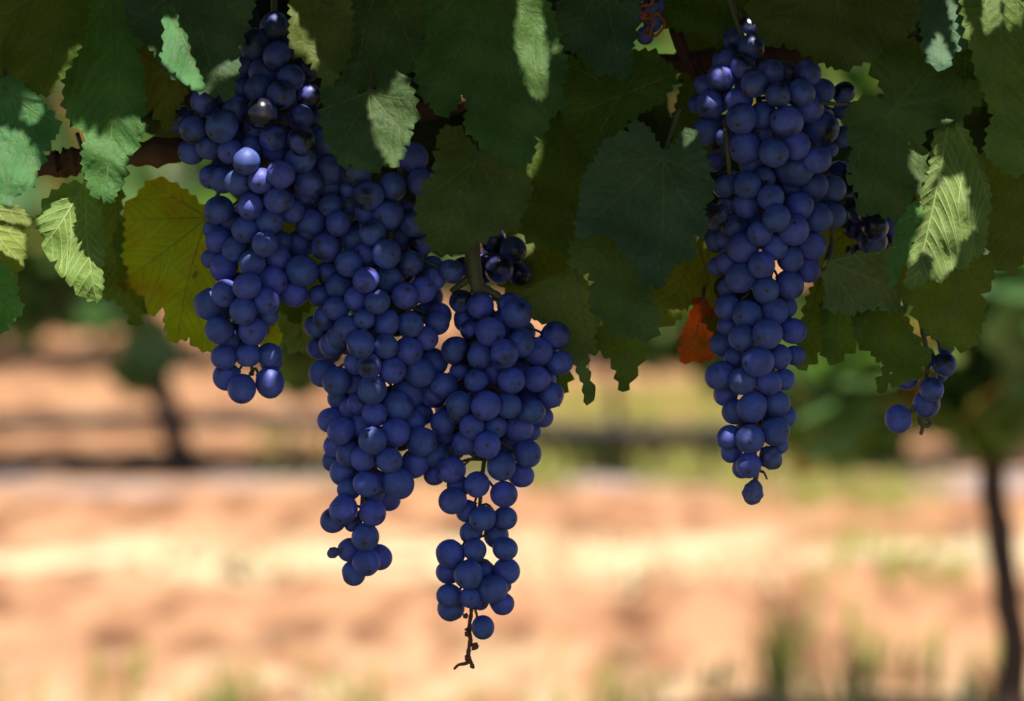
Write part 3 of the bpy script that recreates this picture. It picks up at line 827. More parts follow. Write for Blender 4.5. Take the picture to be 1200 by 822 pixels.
R0 = 16.5 * FOCUS / FPX
GM = ico(5)
GM.materials.append(M_GRAPE)
for v in GM.vertices: v.co *= R0
GMS = [GM]
for k in range(5):      # berries pressed flat where they touch
    m2 = GM.copy()
    dirs = [Vector(rng.normal(size=3) * np.array([1, 1, 0.6])).normalized() for _ in range(4)]
    for v in m2.vertices:
        for d in dirs:
            e = v.co.dot(d) - R0 * 0.90
            if e > 0: v.co -= d * e * 0.55
    GMS.append(m2)
RM = ico(4); RM.materials.append(M_RAISIN)
for v in RM.vertices:
    c = v.co
    taper = 1 - 0.16 * max(c.z, 0)
    k = taper + 0.07 * math.sin(5 * math.atan2(c.y, c.x)) * (1 - c.z ** 2) + 0.05 * math.sin(9 * c.z + 3 * c.x)
    v.co = Vector((c.x * k, c.y * k, c.z * 1.22)) * R0
GRAPES = []


def bunch(label, grapes, axis, zc, rub_top, shr=(), back=30, extra_stem=(), group='grape bunches on the front vine', dry=False, zsq=0.85, seed=1, rub=None, rust=0.0, inner=0, fill_v=2000, wrinkled=()):
    """grapes: (u, v, r, layer); axis: polyline (u, v) of the main stem; zc: depth of the axis"""
    r = np.random.default_rng(seed)
    g = np.array(grapes, float); g[:, 2] *= 1.06
    n = len(g)
    u, v, rad, lay = g.T
    ax = spline(np.array([(a, b, 0) for a, b in axis], float), 60)
    cx, hw = np.zeros(n), np.zeros(n)
    for i in range(n):
        m = np.abs(v - v[i]) < 34
        a, b = (u[m] - rad[m]).min(), (u[m] + rad[m]).max()
        cx[i] = 0.5 * (a + b); hw[i] = 0.5 * (b - a)
    core = np.maximum(hw - 14, 6)
    z = -np.sqrt(np.maximum(core ** 2 - (u - cx) ** 2, 0)) * zsq + lay * 15
    pair = [(i, j) for i in range(n) for j in range(i + 1, n) if math.hypot(u[i] - u[j], v[i] - v[j]) < 0.97 * (rad[i] + rad[j])]
    for it in range(150):
        for i, j in pair:
            d2 = (u[i] - u[j]) ** 2 + (v[i] - v[j]) ** 2
            s = 0.96 * (rad[i] + rad[j])
            if d2 >= s * s: continue
            need = math.sqrt(s * s - d2) * (0.85 if it < 120 else 0.8)
            if lay[i] != lay[j]: sg = 1 if lay[j] > lay[i] else -1
            else: sg = 1 if z[j] >= z[i] else -1
            dz = (z[j] - z[i]) * sg
            if dz < need:
                e = (need - dz) * 0.25 * sg
                z[i] -= e; z[j] += e
        z += 0.004 * (0 - z)
    lim = np.maximum(core * 1.1, 30)
    z = np.clip(z, -lim - 8, lim + 25)
    allg = [(u[i], v[i], z[i], rad[i]) for i in range(n)]
    # berries on the far side and inside the bunch
    tries = 0; added = 0
    room = max(0, min(back, 100 - n))
    inn = []
    while (added < room + inner) and tries < 12000:
        tries += 1
        i = r.integers(n)
        uu, vv = u[i] + r.normal() * 18, v[i] + r.normal() * 18
        zz = r.uniform(-0.25, 1.0) * core[i] + 12; rr = r.uniform(14.5, 17)
        dx, dy = u - uu, v - vv
        dd = np.hypot(dx, dy)
        if vv > fill_v: continue
        if dd.min() > 4:
            nb_ = dd < 46
            if nb_.sum() < 5: continue
            an = np.sort(np.arctan2(dy[nb_], dx[nb_]))
            if np.max(np.diff(np.append(an, an[0] + 2 * math.pi))) > 2.2: continue
        # behind whatever stands in front of it
        near_ = dd < 30
        zz = max(zz, (z[near_] + 13).max() if near_.any() and dd.min() > 4 else zz)
        if any((uu - a[0]) ** 2 + (vv - a[1]) ** 2 + (zz - a[2]) ** 2 < (0.80 * (rr + a[3])) ** 2 for a in allg + inn): continue
        added += 1
        (allg if added <= room else inn).append((uu, vv, zz, rr))
    top = PX(ax[0][0], ax[0][1], zc)
    root = empty('grape_bunch', top)
    tag(root, label, 'grape bunch', group)
    px = FOCUS / FPX
    axw = PX(ax[:, 0], ax[:, 1], zc + 0 * ax[:, 0])
    mb = MB()
    mb.tube(axw, np.linspace(0.0019, 0.0008, 60), 8, wob=0.2)
    v0, v1 = v.min(), v.max()
    for k, (a, b, zz, rr) in enumerate(allg):
        c = PX(a, b, zz + zc)
        i = int(np.argmin(np.abs(ax[:, 1] - (b - 14))))
        anchor = axw[i]
        d = anchor - c; L = np.linalg.norm(d)
        dz_ = d / L
        wr = any(math.hypot(a - q[0], b - q[1]) < 6 for q in wrinkled) and k < n
        o = bpy.data.objects.new('shrivelled_grape' if wr else 'grape', RM if wr else GMS[r.integers(len(GMS))])
        COL.objects.link(o)
        o.parent = root
        o.location = Vector(c - top)
        jit = r.normal(size=3) * 0.38
        qz = Vector(dz_ + jit).normalized()
        o.rotation_mode = 'QUATERNION'
        o.rotation_quaternion = qz.to_track_quat('Z', 'Y') @ Vector((0, 0, 1)).rotation_difference(Vector((0, 0, 1)))
        s = rr / 16.5 * (FOCUS + (zz + zc) * px) / FOCUS
        o.scale = (s * r.uniform(.955, 1.03), s * r.uniform(.955, 1.03), s * r.uniform(0.98, 1.06))
        t_ = (b - v0) / (v1 - v0 + 1)
        rb = np.clip(rub_top * (1 - t_ * 1.5) + r.normal() * 0.16 + 0.3, 0.05, 1.0)
        if rub and k < n: 
            for (ru_, rv_, rd_, val) in rub:
                if math.hypot(a - ru_, b - rv_) < rd_: rb = val
        o.color = (rb, 1.0 if r.random() < rust else 0.0, 0, 1)
        GRAPES.append((c, rr * px))
        p0 = c + dz_ * rr * px * 0.9
        if L > rr * px * 1.1:
            pm = p0 + (anchor - p0) * 0.5 + np.array([0, 0, 0.003])
            mb.tube(spline(np.array([p0, pm, anchor]), 6), np.linspace(0.0007, 0.0009, 6), 5)
            mb.tube(np.array([p0 - dz_ * 0.001, p0 + dz_ * 0.0015]), [0.0017, 0.0009], 7)
    for st in extra_stem:
        pts = PX([q[0] for q in st[0]], [q[1] for q in st[0]], [q[2] + zc for q in st[0]])
        mb.tube(spline(pts, 14), np.linspace(st[1], st[2], 14), 8, wob=0.2)
    mb.build('stem', M_STEM, root, top)
    if inn:      # the rest of the berries, inside and on the far side
        bm_ = bmesh.new(); bmesh.ops.create_icosphere(bm_, subdivisions=3, radius=1.0)
        bv_ = np.array([v_.co for v_ in bm_.verts]); bf_ = [tuple(v_.index for v_ in f.verts) for f in bm_.faces]; bm_.free()
        mi = MB()
        for (a, b, zz, rr) in inn:
            mi.add(PX(a, b, zz + zc) + bv_ * rr * px, bf_)
        oi_ = mi.build('inner_grapes', M_GRAPE, root, top)
        oi_.color = (0.3, 0, 0, 1); oi_['kind'] = 'stuff'
    for (a, b, zz, rr, tilt) in shr:
        o = bpy.data.objects.new('shrivelled_grape', RM)
        COL.objects.link(o); o.parent = root
        o.location = Vector(PX(a, b, zz + zc) - top)
        o.scale = (rr / 16.5,) * 3
        o.rotation_euler = (0.2, tilt, 0.5)
        o.color = (0.3, 0, 0, 1)
    return root, mb, top


def cv_(lst, ox, oy, f):
    return [(ox + a / f, oy + b / f, c / f, l) for a, b, c, l in lst]


F4 = 3.99
left = cv_([(566, 128, 64, 0), (466, 204, 68, 0), (577, 262, 64, 0), (518, 335, 68, 1), (643, 365, 62, 0), (718, 325, 55, 2), (490, 418, 62, 1), (596, 443, 66, 0), (727, 452, 60, 0),
            (424, 318, 50, 2), (504, 533, 75, 0), (688, 549, 58, 0), (740, 555, 50, 1), (475, 602, 55, 1), (560, 648, 62, 0), (565, 690, 64, 1), (692, 662, 68, 0), (805, 660, 62, 0),
            (687, 745, 65, 0), (238, 470, 60, 0), (125, 560, 62, 1), (186, 608, 62, 0), (320, 592, 75, 0), (280, 555, 58, 1), (380, 507, 58, 0), (180, 708, 60, 1), (258, 690, 55, 1),
            (360, 707, 60, 0), (435, 755, 60, 0), (455, 690, 50, 1), (300, 470, 50, 2), (410, 420, 50, 2), (650, 150, 40, 2)], 180, 0, F4)
left += cv_([(421, 88, 58, 0), (515, 58, 63, 0), (645, 95, 65, 0), (740, 35, 65, 0), (742, 110, 55, 1), (190, 68, 55, 1), (245, 85, 58, 1), (315, 95, 62, 0), (505, 177, 66, 0), (372, 206, 60, 0),
             (225, 225, 65, 0), (620, 145, 50, 1), (565, 230, 55, 1), (660, 180, 45, 2), (285, 278, 45, 1), (353, 314, 64, 0), (463, 277, 62, 0), (196, 315, 42, 1), (227, 366, 62, 0),
             (300, 406, 57, 0), (441, 384, 60, 0), (520, 375, 50, 1), (190, 452, 45, 1), (250, 492, 63, 0), (382, 472, 58, 0), (498, 448, 62, 1), (475, 555, 65, 1), (357, 580, 60, 0),
             (255, 615, 62, 0), (184, 665, 72, 0), (338, 698, 62, 0), (447, 648, 62, 0), (450, 715, 50, 1), (226, 785, 62, 0), (385, 788, 66, 0), (278, 833, 60, 0),
             (605, 385, 62, 1), (615, 510, 70, 0), (575, 615, 60, 1)], 200, 190, F4)
left += [(290.8, 416.7, 14, 0), (315.8, 416.7, 14.5, 0), (262.5, 418.7, 14, 0), (265.8, 441.7, 15.5, 1), (283.3, 455.8, 16.3, 0), (316.3, 448.7, 16.7, 0), (318, 426, 12, 2)]
bunch('leftmost grape bunch with a side shoulder, in front of the yellowing leaf', left, [(320, -30), (322, 40), (318, 120), (300, 230), (290, 330), (292, 400), (296, 440)], 0, 0.62, inner=36, fill_v=405, back=18, seed=1,
      rub=[(322, 32, 5, 0.95), (297, 51, 5, 0.85), (240, 117, 8, .8), (226, 152, 5, .75), (260, 150, 5, 0.75), (212, 142, 6, 0.8), (225, 178, 5, .7), (250, 210, 12, .75), (258, 248, 6, .7)])

mid = cv_([(868, 50, 65, 0), (840, 125, 45, 1), (925, 160, 66, 0), (1037, 116, 62, 0), (1170, 95, 60, 0), (1018, 249, 68, 0), (920, 235, 60, 1), (655, 288, 68, 0), (784, 288, 57, 0), (750, 205, 55, 1),
           (830, 200, 60, 2), (729, 400, 68, 0), (865, 362, 62, 1), (945, 330, 60, 0), (1135, 285, 68, 0), (1090, 350, 60, 1), (1010, 430, 66, 0), (915, 435, 55, 1), (1120, 473, 58, 0),
           (1170, 380, 55, 1), (835, 475, 62, 0), (730, 518, 50, 1), (1022, 545, 62, 1), (914, 553, 58, 0), (787, 582, 60, 0), (695, 625, 50, 0), (872, 640, 57, 0), (967, 654, 57, 0), (1094, 625, 60, 0),
           (775, 685, 56, 0), (905, 735, 47, 0), (1009, 752, 57, 0), (725, 730, 55, 1), (825, 780, 60, 0), (1120, 760, 60, 0), (680, 775, 45, 1)], 200, 190, F4)
mid += cv_([(276, 78, 54, 0), (372, 87, 48, 0), (462, 105, 52, 0), (165, 80, 50, 1), (110, 95, 40, 2), (190, 50, 45, 1), (530, 55, 45, 1), (575, -5, 45, 1), (560, 150, 50, 2), (255, 155, 42, 1), (309, 165, 46, 0),
            (398, 180, 50, 0), (504, 187, 57, 0), (130, 193, 52, 1), (182, 223, 55, 0), (262, 235, 45, 1), (320, 256, 55, 0), (265, 310, 42, 1), (420, 320, 56, 0), (460, 270, 62, 1), (330, 350, 48, 0),
            (240, 330, 45, 1), (160, 375, 50, 1), (190, 290, 42, 2), (200, 418, 50, 0), (412, 423, 54, 0), (280, 395, 45, 1), (322, 455, 54, 0), (512, 458, 58, 0), (510, 350, 45, 2), (480, 380, 45, 2),
            (180, 475, 45, 1), (230, 508, 50, 0), (287, 525, 50, 0), (387, 532, 49, 0), (485, 545, 55, 1), (170, 535, 42, 2), (210, 575, 55, 1), (297, 625, 48, 0), (422, 622, 58, 0), (340, 620, 45, 1),
            (325, 660, 45, 1), (230, 645, 42, 1), (380, 680, 48, 1), (208, 723, 54, 0), (322, 738, 50, 0), (170, 765, 48, 1), (245, 780, 30, 2)], 340, 380, 3.3333)
mid += cv_([(294, 232, 53, 0), (232, 282, 45, 1), (298, 330, 52, 0), (345, 310, 50, 1), (248, 373, 45, 0)], 340, 560, 3.3333)
mid += [(484, 185, 17, 1), (507, 209, 13, 2), (528, 317, 12.5, 0), (507, 313, 12, 1), (508, 327, 13, 1), (495, 340, 15, 1), (514, 370, 14.5, 1), (497, 368, 12, 2), (370, 383, 13, 1), (391, 403, 15, 1)]
bunch('middle grape bunch, the longest, with a shrivelled berry near its pointed foot', mid, [(480, 130), (470, 200), (455, 300), (440, 400), (432, 500), (425, 580), (420, 640), (415, 665)], 6, 0.35, inner=70, fill_v=585,
      shr=[(391, 648, -5, 6.5, 1.2)], back=0, seed=2, extra_stem=[([(420, 625, 0), (408, 640, -4), (393, 648, -5)], 0.0011, 0.0008)], rub=[(473, 218, 8, .8), (363, 262, 6, .7), (383, 290, 6, .75), (480, 308, 5, .85), (484, 262, 6, .7)])

mr = cv_([(783, 30, 55, 0), (648, 105, 55, 0), (744, 122, 52, 0), (838, 115, 54, 0), (900, 77, 50, 0), (968, 108, 54, 0), (1036, 45, 52, 0), (1052, 153, 48, 0), (729, 222, 45, 0), (865, 220, 50, 0), (962, 215, 49, 0),
          (1018, 278, 50, 0), (660, 312, 48, 0), (765, 318, 55, 0), (852, 317, 50, 0), (942, 340, 50, 0), (665, 345, 48, 1), (600, 240, 50, 1), (555, 275, 50, 1), (800, 190, 45, 1), (660, 185, 35, 2),
          (600, 385, 48, 1), (710, 400, 48, 0), (800, 400, 46, 0), (893, 405, 52, 0), (985, 362, 40, 1), (940, 420, 35, 1), (770, 473, 50, 0), (685, 460, 48, 1), (600, 430, 45, 1), (565, 515, 45, 1),
          (630, 570, 52, 0), (565, 590, 40, 1), (825, 555, 55, 0), (927, 507, 52, 0), (900, 590, 48, 1), (640, 490, 40, 2), (730, 627, 48, 0), (635, 690, 50, 0), (835, 665, 50, 0), (690, 730, 42, 1),
          (752, 760, 48, 0), (840, 758, 45, 0), (655, 630, 40, 2)], 340, 380, 3.3333)
mr += cv_([(708, 212, 44, 1), (805, 225, 48, 1), (840, 278, 46, 0), (626, 297, 54, 0), (722, 283, 43, 0), (618, 370, 45, 1), (696, 378, 55, 0), (845, 365, 50, 0), (790, 435, 55, 0), (760, 360, 35, 2),
           (620, 460, 46, 0), (703, 468, 40, 0), (628, 510, 50, 1), (827, 490, 46, 1), (740, 480, 35, 2), (835, 421, 28, 2), (753, 585, 44, 0)], 340, 560, 3.3333)
mr += [(540, 353.5, 13, 1), (563, 358.5, 14.7, 0), (606, 367.5, 17, 0), (596, 360, 13, 2), (545, 375, 13, 2), (552, 387, 12, 2), (640, 412, 13, 2), (590, 375, 12, 2)]
bunch('bunch on a visible thick stem with a bare reddish tip hanging below it', mr, [(553, 255), (554, 300), (559, 335), (568, 375), (575, 430), (572, 500), (565, 560), (560, 620), (556, 680), (552, 712)], 10, 0.35, inner=40, fill_v=530,
      back=20, seed=3, extra_stem=[([(553, 230, 20), (553, 290, -6), (558, 330, -8), (566, 352, 0)], 0.0044, 0.0038), ([(558, 334, -6), (580, 345, -10), (600, 360, -4)], 0.0024, 0.0018), ([(556, 322, -4), (545, 330, -2), (529, 342, 4)], 0.0026, 0.0016), ([(563, 345, 0), (577, 370, 4), (580, 400, 8)], 0.002, 0.0015)],
      rub=[(535, 411, 8, .85), (540, 353, 5, .85), (552, 387, 5, .95), (606, 367, 5, .65), (651, 393, 5, .7)])
b3 = [o for o in COL.objects if o.get('label', '').startswith('bunch on a visible')][0]
mb = MB()
tp3 = np.array(b3.location)
pts = PX([552, 552.5, 550, 551, 549, 549.5], [705, 715, 735, 750, 765, 776], [8, 4, 2, 2, 0, 0])
mb.tube(spline(pts, 30), 0.0009 + 0.0004 * np.abs(np.sin(np.arange(30) * 0.9)), 8, wob=0.3)
mb.tube(spline(PX([550, 545, 538, 533, 533], [775, 778, 779, 783, 785], [0, -2, -2, -2, -2]), 12), np.linspace(0.0011, 0.0006, 12), 7, wob=0.3)
mb.tube(spline(PX([550, 553, 555], [773, 779, 783], [0, -1, -2]), 8), np.linspace(0.0012, 0.0009, 8), 7, wob=0.3)
for (a, b, c) in ((546, 722, 3.4), (548, 743, 3.6), (556, 758, 4.4), (558, 756, 3), (552, 751, 3), (548, 771, 4), (554, 781, 3), (547, 738, 2.4)):
    bm_ = bmesh.new(); bmesh.ops.create_icosphere(bm_, subdivisions=2, radius=c * FOCUS / FPX)
    q = PX(a, b, 0)
    mb.add([np.array(v.co) * (1 + 0.25 * math.sin(v.co.x * 4000)) + q for v in bm_.verts], [tuple(v.index for v in f.verts) for f in bm_.faces]); bm_.free()
mb.tube(spline(PX([565, 567, 566.5], [706, 709, 713], [4, 2, 2]), 6), 0.0006, 6)
mb.build('bare_stem_tip', M_DRYSTEM, b3, tp3)

right = cv_([(955, 130, 52, 1), (960, 225, 60, 0), (880, 185, 50, 2), (840, 290, 60, 1), (920, 312, 56, 0), (815, 370, 63, 0), (973, 395, 60, 0), (1050, 340, 62, 0), (1110, 340, 50, 1), (1085, 445, 58, 0),
             (740, 400, 45, 1), (770, 487, 65, 0), (900, 470, 60, 0), (700, 490, 40, 1), (915, 555, 70, 0), (1015, 540, 62, 0), (1125, 570, 72, 0), (748, 615, 62, 1), (840, 640, 45, 1), (928, 690, 72, 0),
             (1010, 620, 50, 1), (1065, 715, 66, 0), (960, 760, 60, 1), (1170, 680, 62, 0), (790, 760, 42, 1)], 640, 0, F4)
right += cv_([(185, 345, 60, 0), (255, 425, 55, 0), (355, 435, 48, 0), (155, 435, 62, 0), (185, 505, 72, 0), (250, 600, 78, 0), (228, 748, 62, 0), (345, 640, 50, 1), (285, 700, 40, 1), (350, 520, 40, 1)], 900, 0, F4)
right += [(931, 197, 20.5, 0)]
right += cv_([(108, 120, 48, 1), (215, 112, 62, 0), (145, 207, 65, 0), (40, 262, 62, 0), (300, 125, 62, 1), (235, 258, 66, 0), (120, 318, 70, 0), (305, 250, 56, 1), (30, 395, 60, 0), (200, 390, 66, 0), (105, 452, 60, 0),
              (185, 500, 60, 1), (98, 575, 65, 0), (-10, 600, 62, 0), (30, 695, 62, 0), (90, 680, 45, 1), (115, 790, 60, 0)], 900, 190, F4)
right += cv_([(840, 105, 60, 0), (943, 110, 62, 0), (1018, 75, 52, 1), (1050, 165, 60, 0), (940, 200, 64, 1), (860, 195, 50, 2), (955, 245, 55, 2), (790, 255, 55, 0), (880, 300, 60, 1), (800, 370, 52, 1), (1000, 333, 57, 0),
              (850, 360, 50, 1), (920, 400, 70, 0), (1008, 482, 60, 0), (850, 470, 52, 1), (800, 490, 42, 1), (912, 540, 68, 0), (850, 590, 45, 1), (850, 680, 60, 0), (940, 713, 66, 0), (850, 770, 45, 1), (915, 822, 58, 0), (1035, 803, 68, 0)], 640, 190, F4)
right += cv_([(295, 150, 48, 1), (440, 220, 61, 0), (525, 200, 48, 1), (345, 205, 42, 1), (588, 195, 40, 1), (288, 275, 56, 0), (377, 297, 53, 0), (480, 300, 52, 1), (545, 290, 42, 1), (310, 350, 45, 1), (416, 402, 60, 0),
              (345, 420, 48, 1), (510, 385, 54, 1), (550, 440, 44, 1), (508, 500, 56, 0), (408, 530, 56, 0), (322, 523, 46, 0), (490, 605, 42, 1), (335, 580, 42, 1), (402, 635, 50, 0), (380, 645, 42, 1), (525, 555, 35, 1)], 760, 360, 3.427)
right = right[:98]
bunch('right grape bunch tapering to one shrivelled berry at its foot', right, [(850, -20), (862, 20), (885, 90), (895, 180), (905, 280), (895, 400), (888, 480), (885, 530), (888, 552)], 0, 0.45, rust=0.06, wrinkled=[(838, 254), (850, 239), (903, 537), (917, 85)], inner=45, fill_v=505,
      shr=[(882.5, 577, -2, 12.2, 0.12)], back=2, seed=4, extra_stem=[([(888, 548, 0), (886, 560, -2), (884, 566, -2)], 0.0012, 0.0016), ([(890, 552, 0), (895, 554, -4), (899, 562, -6)], 0.0009, 0.0005), ([(850, 140, -20), (852, 170, -38), (855, 205, -30)], 0.0016, 0.0012), ([(956, 119, -40), (978, 122, -60), (1000, 122, -60)], 0.0011, 0.0011)],
      rub=[(879, 33, 6, .95), (881, 57, 6, .85), (946, 88, 5, .8), (963, 152, 8, .75), (838, 254, 6, .9), (851, 217, 6, .8), (861, 265, 6, .8)])

bunch('small dark cluster half hidden behind the stem of the middle bunches',
      [(577, 281, 14, 1), (601, 292.5, 15, 0), (585, 315, 16.3, 0), (608, 321, 13.5, 1), (567, 320, 13, 2), (542, 313, 11, 2), (590, 300, 12, 2)], [(585, 240), (588, 280), (590, 310)], 95, 1.6, back=4, seed=5, rub=[(590, 290, 300, 0.9)])
bunch('shadowed dark cluster behind the star veined leaf on the right',
      cv_([(430, 230, 55, 1), (500, 300, 62, 0), (490, 370, 65, 0), (560, 300, 60, 1), (350, 160, 55, 1), (330, 60, 60, 1), (420, 60, 60, 1), (400, 310, 45, 1), (545, 385, 50, 1), (480, 240, 58, 0), (380, 210, 50, 2), (540, 230, 55, 2), (455, 420, 50, 1), (570, 350, 55, 2)], 900, 190, F4),
      [(1000, 150), (1005, 200), (1018, 250), (1022, 285)], 80, 2.0, back=12, seed=6, rub=[(1010, 250, 300, 1.0)])  # rub set full on every berry to darken the whole cluster
b7 = bunch('far right straggly bunch of a few grapes below the pointed olive leaf',
           [(1106.7, 427.5, 13.5, 0), (1091.7, 456.7, 13.7, 0), (1085.8, 473.3, 15.3, 1), (1053, 491, 15.5, 0), (1062.5, 443, 14, 1), (1086, 421, 9, 1), (1104, 441, 6, 2), (1108, 408, 9, 2)],
           [(1075, 350), (1082, 390), (1087, 430), (1080, 470), (1077, 498)], 25, 0.55, rub=[(1100, 440, 42, 0.72)], back=0, seed=7,
           extra_stem=[([(1077, 480, 0), (1070, 482, 0), (1062, 486, 0)], 0.0012, 0.0009), ([(1077, 490, 0), (1081, 500, 0), (1079, 510, 0)], 0.0014, 0.001), ([(1076, 488, 0), (1088, 492, 0), (1092, 497, 0)], 0.001, 0.0012), ([(1078, 494, -2), (1086, 500, -2), (1090, 497, -2)], 0.001, 0.0012)])
bunch('small cluster of grapes behind the curly red tendril at the top', [(766, 6, 12, 0), (765, 26, 11, 1), (756, 42, 10, 1), (752, 15, 11, 2)], [(760, -40), (760, 0), (758, 30)], 25, 0.3, back=0, seed=8)

# tendril
mb = MB()
tt = [(764, -20), (764, 3), (758, 6), (750, 8), (748, 14), (756, 16), (753, 20), (753, 22), (762, 21), (770, 16), (776, 22), (779, 29), (773, 38), (768, 42.5), (764, 38), (762, 31), (757, 37), (756, 41), (762, 42), (763, 35), (766, 24), (760, 13), (756, 14)]
zz = [-30 + 5 * math.sin(i * 0.9) for i in range(len(tt))]
mb.tube(spline(PX([a for a, b in tt], [b for a, b in tt], zz), 120), np.linspace(0.0009, 0.0006, 120), 8)
tag(mb.build('tendril', M_TENDRIL, None, PX(764, 3, -30)), 'curly red tendril coiled beside the bright green gap at the top', 'tendril')

# ------------------------------------------------------------------ the foliage of the front vine (behind, and unseen overhead for shade), gaps cut to shape sun flecks
lr = np.random.default_rng(4)
tpl = []
for k in range(30):
    a = 2 * math.pi * k / 30
    lobes = 0.74 + 0.26 * abs(math.cos(2.5 * (a - math.pi / 2))) ** 0.7
    if abs((a + math.pi / 2 + math.pi) % (2 * math.pi) - math.pi) < 0.25: lobes = 0.25
    lobes += 0.04 * (-1) ** k
    tpl.append((lobes * math.cos(a), lobes * math.sin(a)))
tpl = np.array(tpl)
rings = [0.0, 0.28, 0.55, 0.78, 1.0]
tv_, tf_ = [np.zeros(2)], []
for q in rings[1:]:
    tv_ += [p * q for p in tpl]
for k in range(30):
    tf_.append((0, 1 + k, 1 + (k + 1) % 30))
for ri in range(3):
    for k in range(30):
        a, b = 1 + ri * 30 + k, 1 + ri * 30 + (k + 1) % 30
        tf_.append((a, a + 30, b + 30, b))
tv_ = np.array(tv_); tf_a = tf_


def crown_leaf(c, nrm, tip, size, V, F):
    nrm = nrm / np.linalg.norm(nrm)
    tip = tip - nrm * np.dot(tip, nrm); tip /= np.linalg.norm(tip)
    b = np.cross(nrm, tip)
    rr = np.linalg.norm(tv_, axis=1)
    bend = -0.18 * rr ** 2 + 0.05 * np.sin(tv_[:, 0] * 6 + lr.uniform(0, 6)) + 0.12 * np.abs(tv_[:, 0])
    W = c + size * (tv_[:, 1:2] * tip + tv_[:, 0:1] * b + bend[:, None] * nrm)
    k = len(V)
    V.extend(W.tolist())
    F.extend([tuple(i + k for i in f) for f in tf_a])


V, F = [], []
# overhead, out of view, put in to shade the grapes and leaves
for i in range(1150):
    c = np.array([lr.uniform(-0.85, 0.95), 0, 0.972 + 0.36 * lr.random() ** 1.3])
    c[1] = 2.0 + lr.uniform(-0.42, 0.36) - 0.25 * (c[2] - 0.97)
    nrm = np.array([lr.normal() * .45, lr.normal() * .45 - .25, 1.0])
    tip = np.array([lr.normal(), lr.normal() - .4, -0.25])
    crown_leaf(c, nrm, tip, lr.uniform(0.035, 0.055), V, F)
# behind, hanging; gaps open to the rows behind, the first so light reaches the yellowing leaf
gaps = [(190, 300, 95), (785, 62, 30), (92, 50, 14), (70, 112, 20), (72, 162, 28), (966, 87, 12), (1022, 104, 16), (1195, 60, 16), (20, 250, 60), (90, 260, 70), (812, 85, 12), (1190, 330, 60), (655, 322, 12)]
for i in range(330):
    u, v = lr.uniform(-60, 1260), lr.uniform(-60, 320)
    bottom = 190 if u < 120 else (235 if u < 260 else (320 if u < 680 else (330 if u < 850 else (300 if u < 1150 else 250))))
    size = lr.uniform(0.03, 0.045); rp = size * FPX / 2.2
    if v + rp * 0.8 > bottom: continue
    if any(math.hypot(u - a, v - b) < rp * 0.98 + c for a, b, c in gaps): continue
    c = PX(u, v, lr.uniform(230, 520))
    crown_leaf(c, np.array([lr.normal() * .35, -1.0, 0.5 + lr.normal() * .3]), np.array([lr.normal() * .6, 0, -1.0]), size, V, F)
V = np.array(V)


# holes shaped in the overhead leaves to place the sun flecks: lines from the sunlit spots of the photograph towards the sun
bv, bf, base = [], [], 0
for o in BLADES:
    mw = Matrix.Translation(o.parent.location + o.location)
    bv += [mw @ v.co for v in o.data.vertices]
    bf += [tuple(i + base for i in p.vertices) for p in o.data.polygons]
    base += len(o.data.vertices)
bvh = BVHTree.FromPolygons(bv, bf)


def first_hit(u, v):
    d = FWD + np.array([(u - 600) / FPX, 0, 0]) - (v - 411) / FPX * UP
    d = d / np.linalg.norm(d)
    best = None
    h = bvh.ray_cast(Vector(CAM), Vector(d), 4.0)
    if h[0] is not None: best = h[3]
    for c, rr in GRAPES:
        oc = CAM - c; b = np.dot(oc, d); disc = b * b - (np.dot(oc, oc) - rr * rr)
        if disc > 0:
            tt_ = -b - math.sqrt(disc)
            if best is None or tt_ < best: best = tt_
    return None if best is None else CAM + d * best


patches = [
    [(193, 5), (208, 20), (222, 63), (240, 105), (222, 100), (205, 86), (188, 66)],
    [(-10, 140), (20, 158), (45, 195), (36, 222), (14, 240), (-10, 238)],
    [(121, 165), (135, 150), (146, 165), (145, 205), (129, 239), (119, 220)], [(149, 142), (168, 140), (160, 180), (150, 178)],
    [(48, 225), (95, 215), (116, 240), (118, 350), (98, 350), (60, 320), (45, 262)],
    [(-10, 262), (28, 275), (25, 310), (-10, 332)], [(0, 242), (36, 262), (0, 258)],
    [(434, 118), (455, 118), (462, 100), (480, 105), (486, 130), (486, 148), (470, 178), (462, 197), (450, 175), (440, 150)],
    [(614, -5), (628, -5), (633, 30), (640, 80), (638, 108), (628, 108), (614, 70), (605, 45), (608, 30)],
    [(1092, 236), (1115, 197), (1127, 203), (1133, 240), (1135, 270), (1117, 283), (1115, 310), (1095, 330), (1100, 300), (1080, 292), (1066, 308), (1072, 285), (1085, 262)],
    [(1076, 235), (1090, 200), (1100, 190), (1088, 215), (1080, 250)],
    [(1089, 76), (1090, 60), (1100, 42), (1114, 70), (1105, 82)], [(1112, 0), (1120, 15), (1135, 35), (1130, 58), (1121, 48)],
    [(1152, -5), (1168, -5), (1170, 25), (1155, 35)], [(1177, -5), (1205, -5), (1195, 20), (1182, 25)],
    [(1040, 357), (1062, 350), (1066, 358), (1048, 367)], [(1085, 352), (1105, 352), (1096, 366)],
    [(1000, 150), (1006, 160), (1002, 200), (994, 175)], [(1068, 150), (1084, 150), (1082, 215), (1072, 200)],
    [(28, 128), (38, 125), (46, 134), (36, 136)],
    [(800, 148), (818, 150), (806, 165)],
]
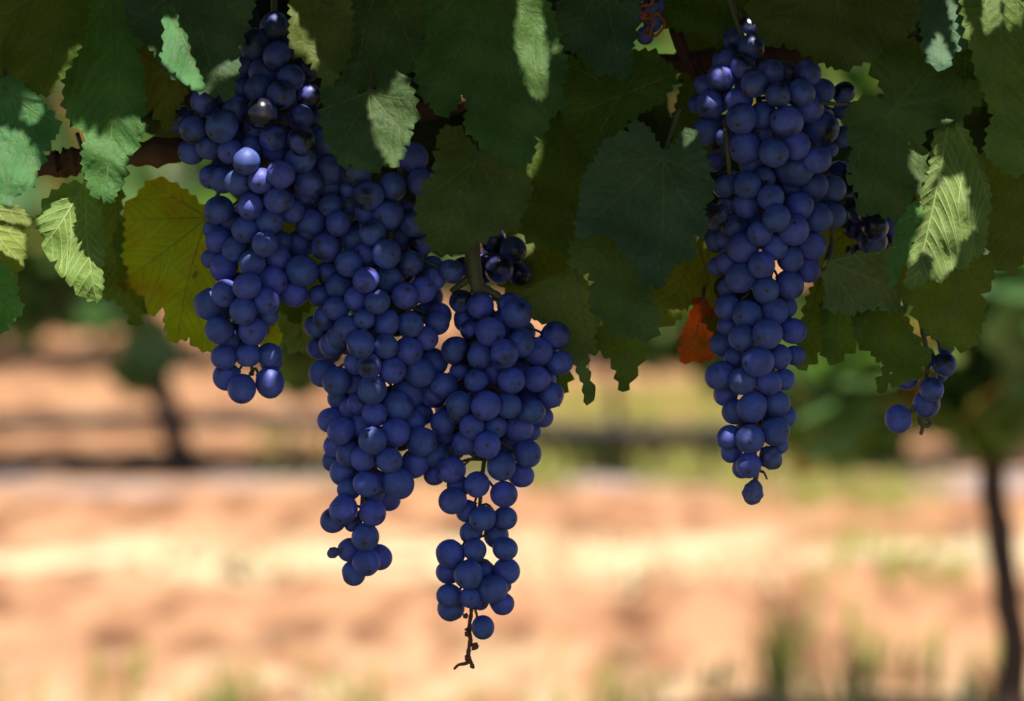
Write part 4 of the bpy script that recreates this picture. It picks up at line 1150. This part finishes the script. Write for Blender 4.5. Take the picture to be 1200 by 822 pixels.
spots = [(362, 108, 7), (228, 146, 8), (247, 133, 5), (489, 180, 8), (507, 207, 7), (431, 328, 8), (436, 342, 6), (427, 372, 6), (427, 391, 8), (829, 152, 7), (842, 158, 5), (834, 190, 6), (536, 341, 6), (543, 365, 4),
         (553, 388, 7), (532, 392, 7), (573, 311, 7), (850, 519, 6), (868, 544, 5), (321, 20, 3), (878, 30, 7), (536, 313, 4), (513, 322, 4), (864, 513, 4), (525, 356, 4), (881, 46, 4), (470, 288, 4), (440, 297, 4)]
targets = []
for pl in patches:
    pl = np.array(pl, float)
    lo, hi = pl.min(0), pl.max(0)
    gx_, gy_ = np.meshgrid(np.arange(lo[0], hi[0] + 1, 4.0), np.arange(lo[1], hi[1] + 1, 4.0))
    q = np.stack([gx_.ravel(), gy_.ravel()], 1)
    q = np.vstack([q[inside(pl, q)], pl * 0.9 + pl.mean(0) * 0.1])
    hs_ = [first_hit(a, b) for a, b in q]
    hs_ = [h for h in hs_ if h is not None]
    if not hs_: continue
    md = np.median([h[1] for h in hs_])
    targets += [(h, 0.0022) for h in hs_ if h[1] < md + 0.0135]
for a, b, c in spots:
    h = first_hit(a, b)
    if h is not None: targets.append((h, c * FOCUS / FPX))
n_all = len(targets)
targets = [q for q in targets if bvh.ray_cast(Vector(q[0] + S * 0.005), Vector(S), 1.0)[0] is None]
HT = np.array([h for h, _ in targets]); RT = np.array([q for _, q in targets])


def near_sun_line(c, extra):
    m = np.zeros(len(c), bool)
    for h, rad_ in zip(HT, RT):
        e = c - h
        al = e @ S
        m |= (al > 0) & (np.sum((e - al[:, None] * S) ** 2, axis=1) < (rad_ + extra) ** 2)
    return m


for level in range(3):     # finer faces along the rims of the gaps
    cent = np.array([V[list(f)].mean(axis=0) for f in F])
    m = near_sun_line(cent, (0.012, 0.006, 0.0004)[level])
    if level == 2:
        F = [f for f, k in zip(F, m) if not k]
        break
    keepF = [f for f, k in zip(F, m) if not k]
    NV = []
    nv0 = len(V)
    for f, k in zip(F, m):
        if not k: continue
        p = V[list(f)]; n_ = len(f)
        c_ = nv0 + len(NV); NV.append(p.mean(axis=0))
        for i in range(n_): NV.append((p[i] + p[(i + 1) % n_]) / 2)
        for i in range(n_): keepF.append((f[i], c_ + 1 + i, c_, c_ + 1 + (i - 1) % n_))
    V = np.vstack([V, np.array(NV)])
    F = keepF
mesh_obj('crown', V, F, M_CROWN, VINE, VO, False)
